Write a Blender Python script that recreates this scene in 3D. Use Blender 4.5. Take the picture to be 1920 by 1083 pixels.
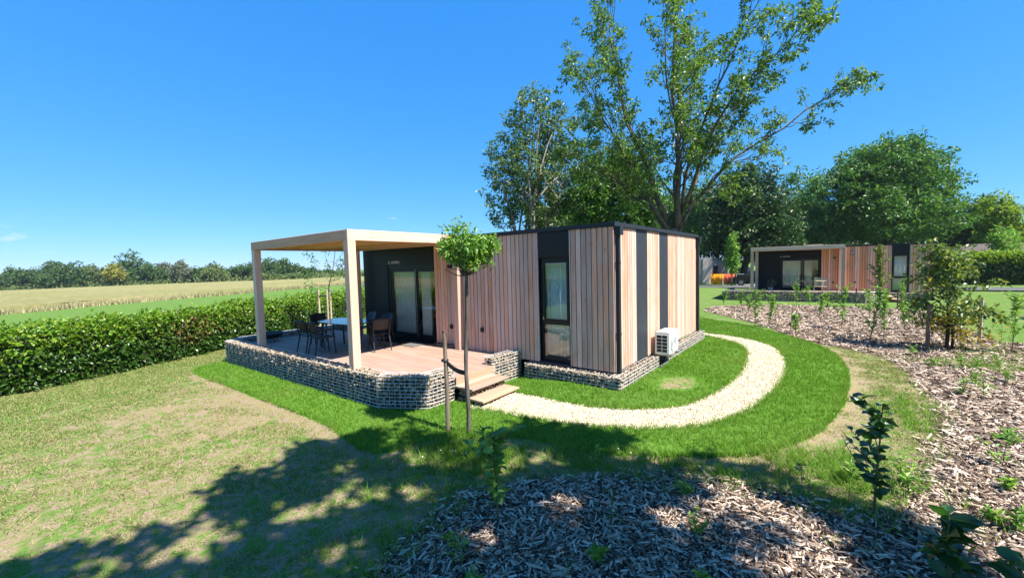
import bpy, math
import numpy as np
from mathutils import Matrix, Vector

# ------------------------------------------------------------------ clear
for o in list(bpy.data.objects):
    bpy.data.objects.remove(o)
S = bpy.context.scene
COL = S.collection
PI = math.pi

# ------------------------------------------------------------------ camera
cam_d = bpy.data.cameras.new('camera')
cam_d.sensor_fit = 'HORIZONTAL'
cam_d.sensor_width = 36.0
cam_d.lens = 766.8 / 1920 * 36.0
cam_d.clip_start = 0.05
cam_d.clip_end = 6000
cam = bpy.data.objects.new('camera', cam_d)
COL.objects.link(cam)
cam.matrix_world = Matrix(((0.78613, -0.01577, 0.61786, 3.369),
                           (0.6175, 0.0626, -0.78407, -7.477),
                           (-0.02631, 0.99791, 0.05895, 2.630),
                           (0, 0, 0, 1)))
S.camera = cam

# ------------------------------------------------------------------ sky and sun
SUN = np.array([0.70, 0.03, 1.0])          # horizontal shift per metre of height, towards the sun
SUN_DIR = SUN / np.linalg.norm(SUN)
elev = math.asin(SUN_DIR[2])
azim = math.atan2(SUN_DIR[0], SUN_DIR[1])   # clockwise from +Y
W = bpy.data.worlds.new('World')
S.world = W
W.use_nodes = True
wn, wl = W.node_tree.nodes, W.node_tree.links
wn.clear()
wo = wn.new('ShaderNodeOutputWorld')
bg = wn.new('ShaderNodeBackground')
sky = wn.new('ShaderNodeTexSky')
sky.sky_type = 'NISHITA'
sky.sun_disc = False
sky.sun_elevation = elev
sky.sun_rotation = azim
sky.air_density = 0.5
sky.dust_density = 0.0
sky.ozone_density = 1.0
sky.altitude = 100
# colour response of the phone camera for the sky: red linear, green and blue compressed
spc = wn.new('ShaderNodeSeparateColor')
cmb = wn.new('ShaderNodeCombineColor')
wl.new(sky.outputs[0], spc.inputs[0])
for ch, (gain, pw) in enumerate(((0.43, 0.98), (1.62, 0.48), (4.0, 0.2))):
    p_ = wn.new('ShaderNodeMath'); p_.operation = 'POWER'; p_.inputs[1].default_value = pw
    m_ = wn.new('ShaderNodeMath'); m_.operation = 'MULTIPLY'; m_.inputs[1].default_value = gain
    wl.new(spc.outputs[ch], p_.inputs[0]); wl.new(p_.outputs[0], m_.inputs[0]); wl.new(m_.outputs[0], cmb.inputs[ch])
bg.inputs['Strength'].default_value = 0.076
# sparse small fair-weather clouds low over the horizon, all the way round
tc = wn.new('ShaderNodeTexCoord')
sep = wn.new('ShaderNodeSeparateXYZ')
wl.new(tc.outputs['Generated'], sep.inputs[0])
mp = wn.new('ShaderNodeMapping')
mp.inputs['Scale'].default_value = (9, 9, 34)
mp.inputs['Location'].default_value = (0.35, 0.1, 0.0)
wl.new(tc.outputs['Generated'], mp.inputs[0])
nz = wn.new('ShaderNodeTexNoise')
nz.inputs['Scale'].default_value = 1.0
nz.inputs['Detail'].default_value = 6
wl.new(mp.outputs[0], nz.inputs['Vector'])
cr = wn.new('ShaderNodeMapRange')
cr.inputs[1].default_value = 0.66
cr.inputs[2].default_value = 0.80
wl.new(nz.outputs[0], cr.inputs[0])
band = wn.new('ShaderNodeMapRange')
band.inputs[1].default_value = 0.19
band.inputs[2].default_value = 0.11
wl.new(sep.outputs[2], band.inputs[0])
mu = wn.new('ShaderNodeMath')
mu.operation = 'MULTIPLY'
wl.new(cr.outputs[0], mu.inputs[0])
wl.new(band.outputs[0], mu.inputs[1])
mixc = wn.new('ShaderNodeMix')
mixc.data_type = 'RGBA'
wl.new(mu.outputs[0], mixc.inputs[0])
wl.new(cmb.outputs[0], mixc.inputs[6])
mixc.inputs[7].default_value = (4.6, 4.9, 5.4, 1)
wl.new(mixc.outputs[2], bg.inputs[0])
wl.new(bg.outputs[0], wo.inputs[0])

sun_d = bpy.data.lights.new('sun', 'SUN')
sun_d.energy = 4.4
sun_d.angle = math.radians(0.55)
sun_d.color = (1.0, 0.95, 0.86)
sun = bpy.data.objects.new('sun', sun_d)
COL.objects.link(sun)
sun.rotation_euler = Vector(SUN_DIR).to_track_quat('Z', 'Y').to_euler()
sun.location = (10, 0, 30)

S.view_settings.view_transform = 'Standard'
S.view_settings.look = 'None'
S.view_settings.exposure = 1.48
S.view_settings.gamma = 1.0
S.render.engine = 'CYCLES'

# ------------------------------------------------------------------ helpers
def tag(o, label=None, cat=None, group=None, kind=None):
    if label: o['label'] = label
    if cat: o['category'] = cat
    if group: o['group'] = group
    if kind: o['kind'] = kind
    return o

def link(name, me, mat=None, parent=None):
    o = bpy.data.objects.new(name, me)
    COL.objects.link(o)
    if mat is not None and me is not None and len(me.materials) == 0:
        me.materials.append(mat)
    if parent is not None:
        o.parent = parent
    return o

def empty(name, loc=(0, 0, 0), rz=0.0, parent=None):
    o = link(name, None, None, parent)
    o.location = loc
    o.rotation_euler = (0, 0, rz)
    o.empty_display_size = 0.2
    return o

def mesh_np(name, V, F, smooth=False):
    """uniform faces: F is (m,3) or (m,4)"""
    V = np.ascontiguousarray(V, dtype=np.float32).reshape(-1, 3)
    F = np.ascontiguousarray(F, dtype=np.int32)
    me = bpy.data.meshes.new(name)
    m, k = F.shape
    me.vertices.add(len(V)); me.vertices.foreach_set('co', V.ravel())
    me.loops.add(m * k); me.loops.foreach_set('vertex_index', F.ravel())
    me.polygons.add(m)
    me.polygons.foreach_set('loop_start', np.arange(0, m * k, k, dtype=np.int32))
    try:
        me.polygons.foreach_set('loop_total', np.full(m, k, dtype=np.int32))
    except Exception:
        pass
    me.update(calc_edges=True)
    me.polygons.foreach_set('use_smooth', np.full(m, smooth, dtype=bool))
    return me

class MB:
    """collects shapes into one mesh"""
    def __init__(s):
        s.v = []; s.f = []; s.n = 0
    def add(s, V, F):
        s.v.extend([tuple(p) for p in V])
        s.f.extend([tuple(i + s.n for i in f) for f in F])
        s.n += len(V)
        return s
    def box(s, x0, x1, y0, y1, z0, z1):
        V = [(x0, y0, z0), (x1, y0, z0), (x1, y1, z0), (x0, y1, z0), (x0, y0, z1), (x1, y0, z1), (x1, y1, z1), (x0, y1, z1)]
        return s.add(V, [(0, 3, 2, 1), (4, 5, 6, 7), (0, 1, 5, 4), (1, 2, 6, 5), (2, 3, 7, 6), (3, 0, 4, 7)])
    def prism(s, axis, a0, a1, u0, u1, w0, w1, c=0.004):
        """bar along axis with chamfered long edges; u,w are the other two axes in order"""
        sec = [(u0 + c, w0), (u1 - c, w0), (u1, w0 + c), (u1, w1 - c), (u1 - c, w1), (u0 + c, w1), (u0, w1 - c), (u0, w0 + c)]
        V = []
        for a in (a0, a1):
            for (u, w) in sec:
                V.append({'x': (a, u, w), 'y': (u, a, w), 'z': (u, w, a)}[axis])
        F = [(i, (i + 1) % 8, 8 + (i + 1) % 8, 8 + i) for i in range(8)]
        F += [tuple(range(7, -1, -1)), tuple(range(8, 16))]
        if axis == 'y':
            F = [f[::-1] for f in F]
        return s.add(V, F)
    def tube(s, pts, rad, n=6, cap=True):
        P = np.asarray(pts, float)
        k = len(P)
        R = np.full(k, rad, float) if np.isscalar(rad) else np.asarray(rad, float)
        T = np.gradient(P, axis=0)
        T /= np.maximum(np.linalg.norm(T, axis=1, keepdims=True), 1e-9)
        up = np.array([0, 0, 1.0]) if abs(T[0, 2]) < 0.9 else np.array([1.0, 0, 0])
        A = np.cross(T, up); A /= np.maximum(np.linalg.norm(A, axis=1, keepdims=True), 1e-9)
        B = np.cross(T, A)
        th = np.arange(n) * 2 * PI / n
        ring = A[:, None, :] * np.cos(th)[None, :, None] + B[:, None, :] * np.sin(th)[None, :, None]
        V = (P[:, None, :] + ring * R[:, None, None]).reshape(-1, 3)
        F = []
        for i in range(k - 1):
            for j in range(n):
                F.append((i * n + j, (i + 1) * n + j, (i + 1) * n + (j + 1) % n, i * n + (j + 1) % n))
        if cap:
            F.append(tuple(range(n)))
            F.append(tuple(range(k * n - 1, (k - 1) * n - 1, -1)))
        return s.add(V, F)
    def lathe(s, prof, c=(0, 0, 0), n=20):
        V = []; F = []
        for (r, z) in prof:
            for j in range(n):
                a = 2 * PI * j / n
                V.append((c[0] + r * math.cos(a), c[1] + r * math.sin(a), c[2] + z))
        for i in range(len(prof) - 1):
            for j in range(n):
                F.append((i * n + j, i * n + (j + 1) % n, (i + 1) * n + (j + 1) % n, (i + 1) * n + j))
        F.append(tuple(range(n - 1, -1, -1)))
        F.append(tuple(range((len(prof) - 1) * n, len(prof) * n)))
        return s.add(V, F)
    def build(s, name, mat, parent=None, smooth=False):
        me = bpy.data.meshes.new(name)
        me.from_pydata(s.v, [], s.f)
        me.update()
        if smooth:
            me.polygons.foreach_set('use_smooth', [True] * len(me.polygons))
        return link(name, me, mat, parent)

def copy_tree(o, parent=None):
    c = o.copy()
    COL.objects.link(c)
    if parent is not None:
        c.parent = parent
    for ch in KIDS.get(o.name, []):
        copy_tree(ch, c)
    return c
KIDS = {}
def remember(root):
    KIDS.clear()
    for o in bpy.data.objects:
        if o.parent is not None:
            KIDS.setdefault(o.parent.name, []).append(o)

def sstep(a, b, x):
    t = np.clip((x - a) / (b - a), 0, 1)
    return t * t * (3 - 2 * t)

def terrain(x, y):
    x = np.asarray(x, float); y = np.asarray(y, float)
    n = (-(x + 11.08) - 0.45 * (y + 7.53)) / 1.097
    f = sstep(9, 20, y)
    return 0.13 * sstep(-2.8, -0.8, x) * sstep(-3.6, -1.0, y) * (1 - f) - 0.1 * f * sstep(-6, -2, x) - 0.012 * np.clip(n - 1.5, 0, 260)

def smooth_line(pts, step=0.15, closed=False):
    P = np.asarray(pts, float)
    if closed:
        Q = np.vstack([P[-1], P, P[0], P[1]])
    else:
        Q = np.vstack([2 * P[0] - P[1], P, 2 * P[-1] - P[-2]])
    out = []
    for i in range(1, len(Q) - 2):
        p0, p1, p2, p3 = Q[i - 1], Q[i], Q[i + 1], Q[i + 2]
        m = max(2, int(np.linalg.norm(p2 - p1) / step))
        for t in np.arange(m) / m:
            out.append(0.5 * ((2 * p1) + (-p0 + p2) * t + (2 * p0 - 5 * p1 + 4 * p2 - p3) * t * t + (-p0 + 3 * p1 - 3 * p2 + p3) * t ** 3))
    if not closed:
        out.append(Q[-2])
    return np.array(out)

def inside(poly, X, Y):
    poly = np.asarray(poly)
    r = np.zeros(X.shape, bool)
    x0, y0 = poly[-1]
    for x1, y1 in poly:
        c = ((y1 > Y) != (y0 > Y))
        with np.errstate(divide='ignore', invalid='ignore'):
            r ^= c & (X < (x0 - x1) * (Y - y1) / (y0 - y1 + 1e-12) + x1)
        x0, y0 = x1, y1
    return r

def vnoise(x, y, scale, seed=0):
    """smooth value noise in 0..1"""
    x = np.asarray(x) / scale; y = np.asarray(y) / scale
    xi = np.floor(x).astype(np.int64); yi = np.floor(y).astype(np.int64)
    xf = x - xi; yf = y - yi
    u = xf * xf * (3 - 2 * xf); v = yf * yf * (3 - 2 * yf)
    def h(a, b):
        n = (a * 374761393 + b * 668265263 + seed * 974634777) & 0xffffffff
        n = ((n ^ (n >> 13)) * 1274126177) & 0xffffffff
        return ((n ^ (n >> 16)) & 0xffff) / 65535.0
    return (h(xi, yi) * (1 - u) + h(xi + 1, yi) * u) * (1 - v) + (h(xi, yi + 1) * (1 - u) + h(xi + 1, yi + 1) * u) * v

def fnoise(x, y, scale, seed=0):
    return 0.55 * vnoise(x, y, scale, seed) + 0.3 * vnoise(x, y, scale / 2.3, seed + 1) + 0.15 * vnoise(x, y, scale / 5.1, seed + 2)

def rand_rot(rng, n):
    q = rng.normal(size=(n, 4)); q /= np.linalg.norm(q, axis=1, keepdims=True)
    w, x, y, z = q.T
    return np.stack([np.stack([1 - 2 * (y * y + z * z), 2 * (x * y - z * w), 2 * (x * z + y * w)], 1),
                     np.stack([2 * (x * y + z * w), 1 - 2 * (x * x + z * z), 2 * (y * z - x * w)], 1),
                     np.stack([2 * (x * z - y * w), 2 * (y * z + x * w), 1 - 2 * (x * x + y * y)], 1)], 1)

def unit(a):
    return a / np.maximum(np.linalg.norm(a, axis=-1, keepdims=True), 1e-9)

# ------------------------------------------------------------------ materials
def new_mat(name):
    m = bpy.data.materials.new(name)
    m.use_nodes = True
    nt = m.node_tree
    b = nt.nodes['Principled BSDF']
    return m, nt, b

def N(nt, typ, **kw):
    n = nt.nodes.new(typ)
    for k, v in kw.items():
        setattr(n, k, v)
    return n

def ramp(nt, stops, src=None):
    r = nt.nodes.new('ShaderNodeValToRGB')
    el = r.color_ramp.elements
    while len(el) > 1:
        el.remove(el[-1])
    el[0].position = stops[0][0]; el[0].color = (*stops[0][1], 1)
    for p, c in stops[1:]:
        e = el.new(p); e.color = (*c, 1)
    if src is not None:
        nt.links.new(src, r.inputs[0])
    return r

def plain(name, col, rough=0.6, metal=0.0, spec=0.5, vary=0.06, scale=12):
    m, nt, b = new_mat(name)
    t = N(nt, 'ShaderNodeTexNoise'); t.inputs['Scale'].default_value = scale; t.inputs['Detail'].default_value = 5
    tcn = N(nt, 'ShaderNodeTexCoord'); nt.links.new(tcn.outputs['Object'], t.inputs['Vector'])
    lo = tuple(max(0, c * (1 - vary * 2)) for c in col); hi = tuple(min(1, c * (1 + vary * 2)) for c in col)
    r = ramp(nt, [(0.3, lo), (0.7, hi)], t.outputs[0])
    nt.links.new(r.outputs[0], b.inputs['Base Color'])
    mr = N(nt, 'ShaderNodeMapRange'); mr.inputs[3].default_value = max(0.02, rough - 0.08); mr.inputs[4].default_value = min(1, rough + 0.08)
    nt.links.new(t.outputs[0], mr.inputs[0]); nt.links.new(mr.outputs[0], b.inputs['Roughness'])
    b.inputs['Metallic'].default_value = metal
    b.inputs['Specular IOR Level'].default_value = spec
    return m

def wood(name, cols, axis='z', rough=0.75, knots=True, island=False, grey=None, vary=(0.74, 1.18), sat=(0.7, 1.15)):
    """grain runs along axis"""
    m, nt, b = new_mat(name)
    L = nt.links
    tcn = N(nt, 'ShaderNodeTexCoord')
    oi = N(nt, 'ShaderNodeObjectInfo')
    rnd = oi.outputs['Random']
    if island:
        gi = N(nt, 'ShaderNodeNewGeometry'); rnd = gi.outputs['Random Per Island']
    mul = N(nt, 'ShaderNodeMath', operation='MULTIPLY'); mul.inputs[1].default_value = 57.0
    L.new(rnd, mul.inputs[0])
    addv = N(nt, 'ShaderNodeVectorMath', operation='ADD')
    L.new(tcn.outputs['Object'], addv.inputs[0]); L.new(mul.outputs[0], addv.inputs[1])
    mp = N(nt, 'ShaderNodeMapping')
    sc = {'x': (1.2, 30, 30), 'y': (30, 1.2, 30), 'z': (30, 30, 1.2)}[axis]
    mp.inputs['Scale'].default_value = sc
    L.new(addv.outputs[0], mp.inputs[0])
    n1 = N(nt, 'ShaderNodeTexNoise'); n1.inputs['Scale'].default_value = 1.0; n1.inputs['Detail'].default_value = 6; n1.inputs['Distortion'].default_value = 0.6
    L.new(mp.outputs[0], n1.inputs['Vector'])
    r1 = ramp(nt, [(0.25, cols[0]), (0.5, cols[1]), (0.75, cols[2])], n1.outputs[0])
    # board to board variation
    hs = N(nt, 'ShaderNodeHueSaturation')
    mr = N(nt, 'ShaderNodeMapRange'); mr.inputs[3].default_value = vary[0]; mr.inputs[4].default_value = vary[1]
    L.new(rnd, mr.inputs[0]); L.new(mr.outputs[0], hs.inputs['Value'])
    m2 = N(nt, 'ShaderNodeMath', operation='MULTIPLY'); m2.inputs[1].default_value = 7.31
    L.new(rnd, m2.inputs[0])
    fr = N(nt, 'ShaderNodeMath', operation='FRACT'); L.new(m2.outputs[0], fr.inputs[0])
    mr2 = N(nt, 'ShaderNodeMapRange'); mr2.inputs[3].default_value = sat[0]; mr2.inputs[4].default_value = sat[1]
    L.new(fr.outputs[0], mr2.inputs[0]); L.new(mr2.outputs[0], hs.inputs['Saturation'])
    L.new(r1.outputs[0], hs.inputs['Color'])
    out = hs.outputs[0]
    if knots:
        mp2 = N(nt, 'ShaderNodeMapping')
        mp2.inputs['Scale'].default_value = {'x': (2.2, 9, 9), 'y': (9, 2.2, 9), 'z': (9, 9, 2.2)}[axis]
        L.new(addv.outputs[0], mp2.inputs[0])
        vo = N(nt, 'ShaderNodeTexVoronoi'); vo.inputs['Scale'].default_value = 1.0
        L.new(mp2.outputs[0], vo.inputs['Vector'])
        kr = N(nt, 'ShaderNodeMapRange'); kr.inputs[1].default_value = 0.05; kr.inputs[2].default_value = 0.13; kr.inputs[3].default_value = 0.6; kr.inputs[4].default_value = 0.0
        L.new(vo.outputs['Distance'], kr.inputs[0])
        mx = N(nt, 'ShaderNodeMix', data_type='RGBA')
        L.new(kr.outputs[0], mx.inputs[0]); L.new(out, mx.inputs[6]); mx.inputs[7].default_value = (cols[0][0] * 0.3, cols[0][1] * 0.25, cols[0][2] * 0.22, 1)
        out = mx.outputs[2]
    if grey:
        n3 = N(nt, 'ShaderNodeTexNoise'); n3.inputs['Scale'].default_value = 1.7; n3.inputs['Detail'].default_value = 4
        L.new(addv.outputs[0], n3.inputs['Vector'])
        g1 = N(nt, 'ShaderNodeMapRange'); g1.inputs[1].default_value = 0.42; g1.inputs[2].default_value = 0.7; g1.inputs[4].default_value = 0.45
        L.new(n3.outputs[0], g1.inputs[0])
        mx = N(nt, 'ShaderNodeMix', data_type='RGBA')
        L.new(g1.outputs[0], mx.inputs[0]); L.new(out, mx.inputs[6]); mx.inputs[7].default_value = (*grey, 1)
        out = mx.outputs[2]
    L.new(out, b.inputs['Base Color'])
    b.inputs['Roughness'].default_value = rough
    b.inputs['Specular IOR Level'].default_value = 0.3
    bp = N(nt, 'ShaderNodeBump'); bp.inputs['Strength'].default_value = 0.25; bp.inputs['Distance'].default_value = 0.004
    L.new(n1.outputs[0], bp.inputs['Height']); L.new(bp.outputs[0], b.inputs['Normal'])
    return m

def island_mat(name, stops, rough=0.85, spec=0.25, trans=None, tfac=0.35, patch=None):
    """colour picked per loose piece (leaf, stone, chip); optional see-through light for leaves"""
    m, nt, b = new_mat(name)
    L = nt.links
    gi = N(nt, 'ShaderNodeNewGeometry')
    r = ramp(nt, stops, gi.outputs['Random Per Island'])
    out = r.outputs[0]
    if patch:                                   # larger patches of another hue: (scale, colour, amount)
        tcn = N(nt, 'ShaderNodeTexCoord')
        n = N(nt, 'ShaderNodeTexNoise'); n.inputs['Scale'].default_value = patch[0]; n.inputs['Detail'].default_value = 3
        L.new(tcn.outputs['Object'], n.inputs['Vector'])
        mr = N(nt, 'ShaderNodeMapRange'); mr.inputs[1].default_value = 0.45; mr.inputs[2].default_value = 0.68; mr.inputs[4].default_value = patch[2]
        L.new(n.outputs[0], mr.inputs[0])
        mx = N(nt, 'ShaderNodeMix', data_type='RGBA')
        L.new(mr.outputs[0], mx.inputs[0]); L.new(out, mx.inputs[6]); mx.inputs[7].default_value = (*patch[1], 1)
        out = mx.outputs[2]
    L.new(out, b.inputs['Base Color'])
    b.inputs['Roughness'].default_value = rough
    b.inputs['Specular IOR Level'].default_value = spec
    if trans:
        tr = N(nt, 'ShaderNodeBsdfTranslucent')
        hs = N(nt, 'ShaderNodeMix', data_type='RGBA', blend_type='MULTIPLY'); hs.inputs[0].default_value = 1.0
        L.new(out, hs.inputs[6]); hs.inputs[7].default_value = (*trans, 1)
        L.new(hs.outputs[2], tr.inputs[0])
        ms = N(nt, 'ShaderNodeMixShader'); ms.inputs[0].default_value = tfac
        L.new(b.outputs[0], ms.inputs[1]); L.new(tr.outputs[0], ms.inputs[2])
        L.new(ms.outputs[0], nt.nodes['Material Output'].inputs[0])
    return m

def bark(name, c0, c1, scale=14):
    m, nt, b = new_mat(name)
    L = nt.links
    tcn = N(nt, 'ShaderNodeTexCoord')
    mp = N(nt, 'ShaderNodeMapping'); mp.inputs['Scale'].default_value = (1, 1, 0.25)
    L.new(tcn.outputs['Object'], mp.inputs[0])
    n = N(nt, 'ShaderNodeTexNoise'); n.inputs['Scale'].default_value = scale; n.inputs['Detail'].default_value = 8
    L.new(mp.outputs[0], n.inputs['Vector'])
    r = ramp(nt, [(0.3, c0), (0.7, c1)], n.outputs[0])
    L.new(r.outputs[0], b.inputs['Base Color'])
    b.inputs['Roughness'].default_value = 0.9
    b.inputs['Specular IOR Level'].default_value = 0.15
    bp = N(nt, 'ShaderNodeBump'); bp.inputs['Strength'].default_value = 0.5; bp.inputs['Distance'].default_value = 0.02
    L.new(n.outputs[0], bp.inputs['Height']); L.new(bp.outputs[0], b.inputs['Normal'])
    return m

def glass_mat(name, tint=(0.86, 0.92, 0.92), ior=1.5, boost=0.13):
    m, nt, b = new_mat(name)
    L = nt.links
    nt.nodes.remove(b)
    tr = N(nt, 'ShaderNodeBsdfTransparent'); tr.inputs[0].default_value = (*tint, 1)
    gl = N(nt, 'ShaderNodeBsdfGlossy'); gl.inputs['Roughness'].default_value = 0.015
    nz_ = N(nt, 'ShaderNodeTexNoise'); nz_.inputs['Scale'].default_value = 1.3
    tcn = N(nt, 'ShaderNodeTexCoord'); L.new(tcn.outputs['Object'], nz_.inputs['Vector'])
    bp = N(nt, 'ShaderNodeBump'); bp.inputs['Strength'].default_value = 0.03; bp.inputs['Distance'].default_value = 0.02
    L.new(nz_.outputs[0], bp.inputs['Height']); L.new(bp.outputs[0], gl.inputs['Normal'])
    fr = N(nt, 'ShaderNodeFresnel'); fr.inputs['IOR'].default_value = ior
    ad = N(nt, 'ShaderNodeMath', operation='ADD', use_clamp=True); ad.inputs[1].default_value = boost
    L.new(fr.outputs[0], ad.inputs[0])
    gb = N(nt, 'ShaderNodeNewGeometry')
    inv = N(nt, 'ShaderNodeMath', operation='SUBTRACT'); inv.inputs[0].default_value = 1.0; L.new(gb.outputs['Backfacing'], inv.inputs[1])
    ml = N(nt, 'ShaderNodeMath', operation='MULTIPLY'); L.new(ad.outputs[0], ml.inputs[0]); L.new(inv.outputs[0], ml.inputs[1])
    ms = N(nt, 'ShaderNodeMixShader')
    L.new(ml.outputs[0], ms.inputs[0]); L.new(tr.outputs[0], ms.inputs[1]); L.new(gl.outputs[0], ms.inputs[2])
    L.new(ms.outputs[0], nt.nodes['Material Output'].inputs[0])
    return m

M = {}
M['larch'] = wood('larch_cladding', [(0.4752, 0.2461, 0.1682), (0.6165, 0.3444, 0.2387), (0.7321, 0.432, 0.3145)], 'z', grey=(0.54, 0.45, 0.40))
M['larch_far'] = wood('larch_cladding_joined', [(0.5103, 0.2403, 0.1386), (0.6804, 0.3387, 0.2033), (0.7938, 0.4151, 0.2587)], 'z', island=True, knots=False)
M['pine'] = wood('pergola_pine', [(0.607, 0.3358, 0.2157), (0.7244, 0.4161, 0.2826), (0.7831, 0.4819, 0.3496)], 'z', knots=True)
M['pine_x'] = wood('pergola_pine_x', [(0.607, 0.3462, 0.227), (0.7244, 0.429, 0.2975), (0.7831, 0.4968, 0.368)], 'x', knots=True)
M['pine_y'] = wood('pergola_pine_y', [(0.607, 0.3462, 0.227), (0.7244, 0.429, 0.2975), (0.7831, 0.4968, 0.368)], 'y', knots=True)
M['pine_soffit'] = wood('pergola_soffit_pine', [(0.55, 0.258, 0.0945), (0.682, 0.3354, 0.126), (0.77, 0.4042, 0.1638)], 'x', knots=True)
M['deck'] = wood('deck_planks', [(0.2812, 0.1676, 0.1197), (0.3515, 0.2182, 0.1596), (0.4007, 0.2593, 0.1964)], 'x', knots=False, grey=(0.36, 0.28, 0.235), vary=(0.9, 1.1), sat=(0.85, 1.05))
M['step'] = wood('step_planks', [(0.336, 0.21, 0.1296), (0.424, 0.2775, 0.18), (0.48, 0.33, 0.2232)], 'y', knots=False)
M['stake'] = wood('stake_wood', [(0.0992, 0.069, 0.0464), (0.1612, 0.114, 0.0754), (0.2232, 0.168, 0.116)], 'z')
M['stake_pale'] = wood('stake_pale_wood', [(0.38, 0.29, 0.2), (0.5, 0.4, 0.28), (0.6, 0.5, 0.37)], 'z')
M['anthracite'] = plain('anthracite_panel', (0.032, 0.037, 0.048), 0.5, 0, 0.2, 0.04, 3)
M['anthracite_metal'] = plain('anthracite_metal', (0.022, 0.026, 0.034), 0.5, 0.0, 0.25, 0.05, 6)
M['shaded_panel'] = plain('anthracite_panel_shaded', (0.010, 0.011, 0.014), 0.45, 0, 0.25, 0.05, 3)  # anthracite panel colour darkened to carry the shade of front and recess
M['frame'] = plain('black_window_frame', (0.008, 0.009, 0.010), 0.4, 0, 0.3)
M['membrane'] = plain('black_membrane', (0.008, 0.008, 0.009), 0.9)
M['black'] = plain('black_plastic', (0.014, 0.014, 0.016), 0.5)
M['resin'] = plain('dark_resin', (0.012, 0.012, 0.013), 0.5)
M['resin_brown'] = plain('brown_resin', (0.024, 0.021, 0.019), 0.6)
M['tabletop'] = plain('dark_table_top', (0.04, 0.05, 0.065), 0.1, 0.0, 1.0)
M['white'] = plain('white_enamel', (0.78, 0.78, 0.76), 0.4, 0, 0.5, 0.02)
M['grille'] = plain('dark_grille', (0.02, 0.02, 0.02), 0.6)
M['interior'] = plain('interior_wall', (0.35, 0.33, 0.30), 0.8)
M['interior_floor'] = plain('interior_floor', (0.22, 0.15, 0.1), 0.5)
M['glass'] = glass_mat('window_glass')
M['galv'] = plain('galvanised_wire', (0.66, 0.67, 0.68), 0.35, 0.15)
M['roofing'] = plain('roof_membrane', (0.06, 0.06, 0.065), 0.8)
M['mat_dark'] = plain('dark_doormat', (0.02, 0.02, 0.022), 0.95, 0, 0.1, 0.2, 60)
M['mat_grey'] = plain('grey_doormat', (0.14, 0.13, 0.125), 0.95, 0, 0.1, 0.2, 60)
M['steel'] = plain('grey_steel', (0.35, 0.35, 0.35), 0.35, 0.8)
M['letter'] = plain('white_lettering', (0.75, 0.75, 0.75), 0.5)
def curtain_mat():
    m, nt, b = new_mat('pale_curtain')
    w = N(nt, 'ShaderNodeTexNoise'); w.inputs['Scale'].default_value = 40
    r = ramp(nt, [(0.3, (0.74, 0.74, 0.72)), (0.7, (0.84, 0.84, 0.82))], w.outputs[0])
    nt.links.new(r.outputs[0], b.inputs['Base Color']); b.inputs['Roughness'].default_value = 0.9
    return m
M['curtain'] = curtain_mat()
M['stone'] = island_mat('gabion_stone', [(0.0, (0.0933, 0.0673, 0.0431)), (0.3, (0.2215, 0.1612, 0.0974)), (0.65, (0.3264, 0.2406, 0.1499)), (1.0, (0.4197, 0.3271, 0.2174))], 0.9)
M['stone_core'] = plain('gabion_core', (0.03, 0.027, 0.024), 0.95)
M['pebble'] = island_mat('gravel_pebble', [(0.0, (0.378, 0.308, 0.21)), (0.3, (0.522, 0.44, 0.3108)), (0.7, (0.63, 0.5544, 0.4116)), (1.0, (0.72, 0.6688, 0.5544))], 0.85)
M['chip'] = island_mat('wood_chip', [(0.0, (0.0423, 0.0263, 0.0194)), (0.22, (0.1128, 0.0752, 0.0534)), (0.42, (0.2914, 0.2021, 0.1406)), (0.7, (0.4606, 0.3525, 0.2619)), (1.0, (0.6392, 0.5311, 0.4268))], 0.85)
M['turf'] = island_mat('turf_blade', [(0.0, (0.0684, 0.168, 0.0132)), (0.5, (0.1242, 0.2688, 0.0242)), (1.0, (0.2111, 0.3696, 0.0495))], 0.6, 0.2, (1.5, 1.4, 0.8), 0.35, (0.9, (0.21, 0.30, 0.06), 0.55))
M['weak_grass'] = island_mat('thin_grass_blade', [(0.0, (0.09, 0.17, 0.026)), (0.4, (0.145, 0.24, 0.042)), (0.62, (0.27, 0.27, 0.10)), (1.0, (0.42, 0.35, 0.19))], 0.7, 0.15, (1.3, 1.25, 0.8), 0.3, (0.8, (0.34, 0.31, 0.14), 0.4))
M['wheat'] = island_mat('wheat_stalk', [(0.0, (0.2333, 0.2075, 0.102)), (0.5, (0.3046, 0.2816, 0.1445)), (1.0, (0.3629, 0.326, 0.1955))], 0.8, 0.15)
M['leaf_maple'] = island_mat('leaf_big_tree', [(0.0, (0.0431, 0.0967, 0.0194)), (0.45, (0.0934, 0.1794, 0.0315)), (0.8, (0.1581, 0.273, 0.046)), (1.0, (0.2587, 0.3588, 0.0605))], 0.42, 0.45, (1.5, 1.5, 0.7), 0.34)
M['leaf_mid'] = island_mat('leaf_mid_green', [(0.0, (0.0342, 0.0884, 0.0179)), (0.5, (0.0725, 0.1658, 0.0307)), (1.0, (0.1449, 0.2684, 0.0512))], 0.45, 0.4, (1.4, 1.5, 0.7), 0.32)
M['leaf_dark'] = island_mat('leaf_dark_green', [(0.0, (0.017, 0.0442, 0.0141)), (0.6, (0.0438, 0.0966, 0.0258)), (1.0, (0.0912, 0.1658, 0.0411))], 0.45, 0.4, (1.4, 1.5, 0.7), 0.25)
M['leaf_lime'] = island_mat('leaf_lime_green', [(0.0, (0.09, 0.17, 0.02)), (0.5, (0.19, 0.30, 0.03)), (1.0, (0.32, 0.40, 0.05))], 0.5, 0.35, (1.4, 1.4, 0.7), 0.4)
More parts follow.
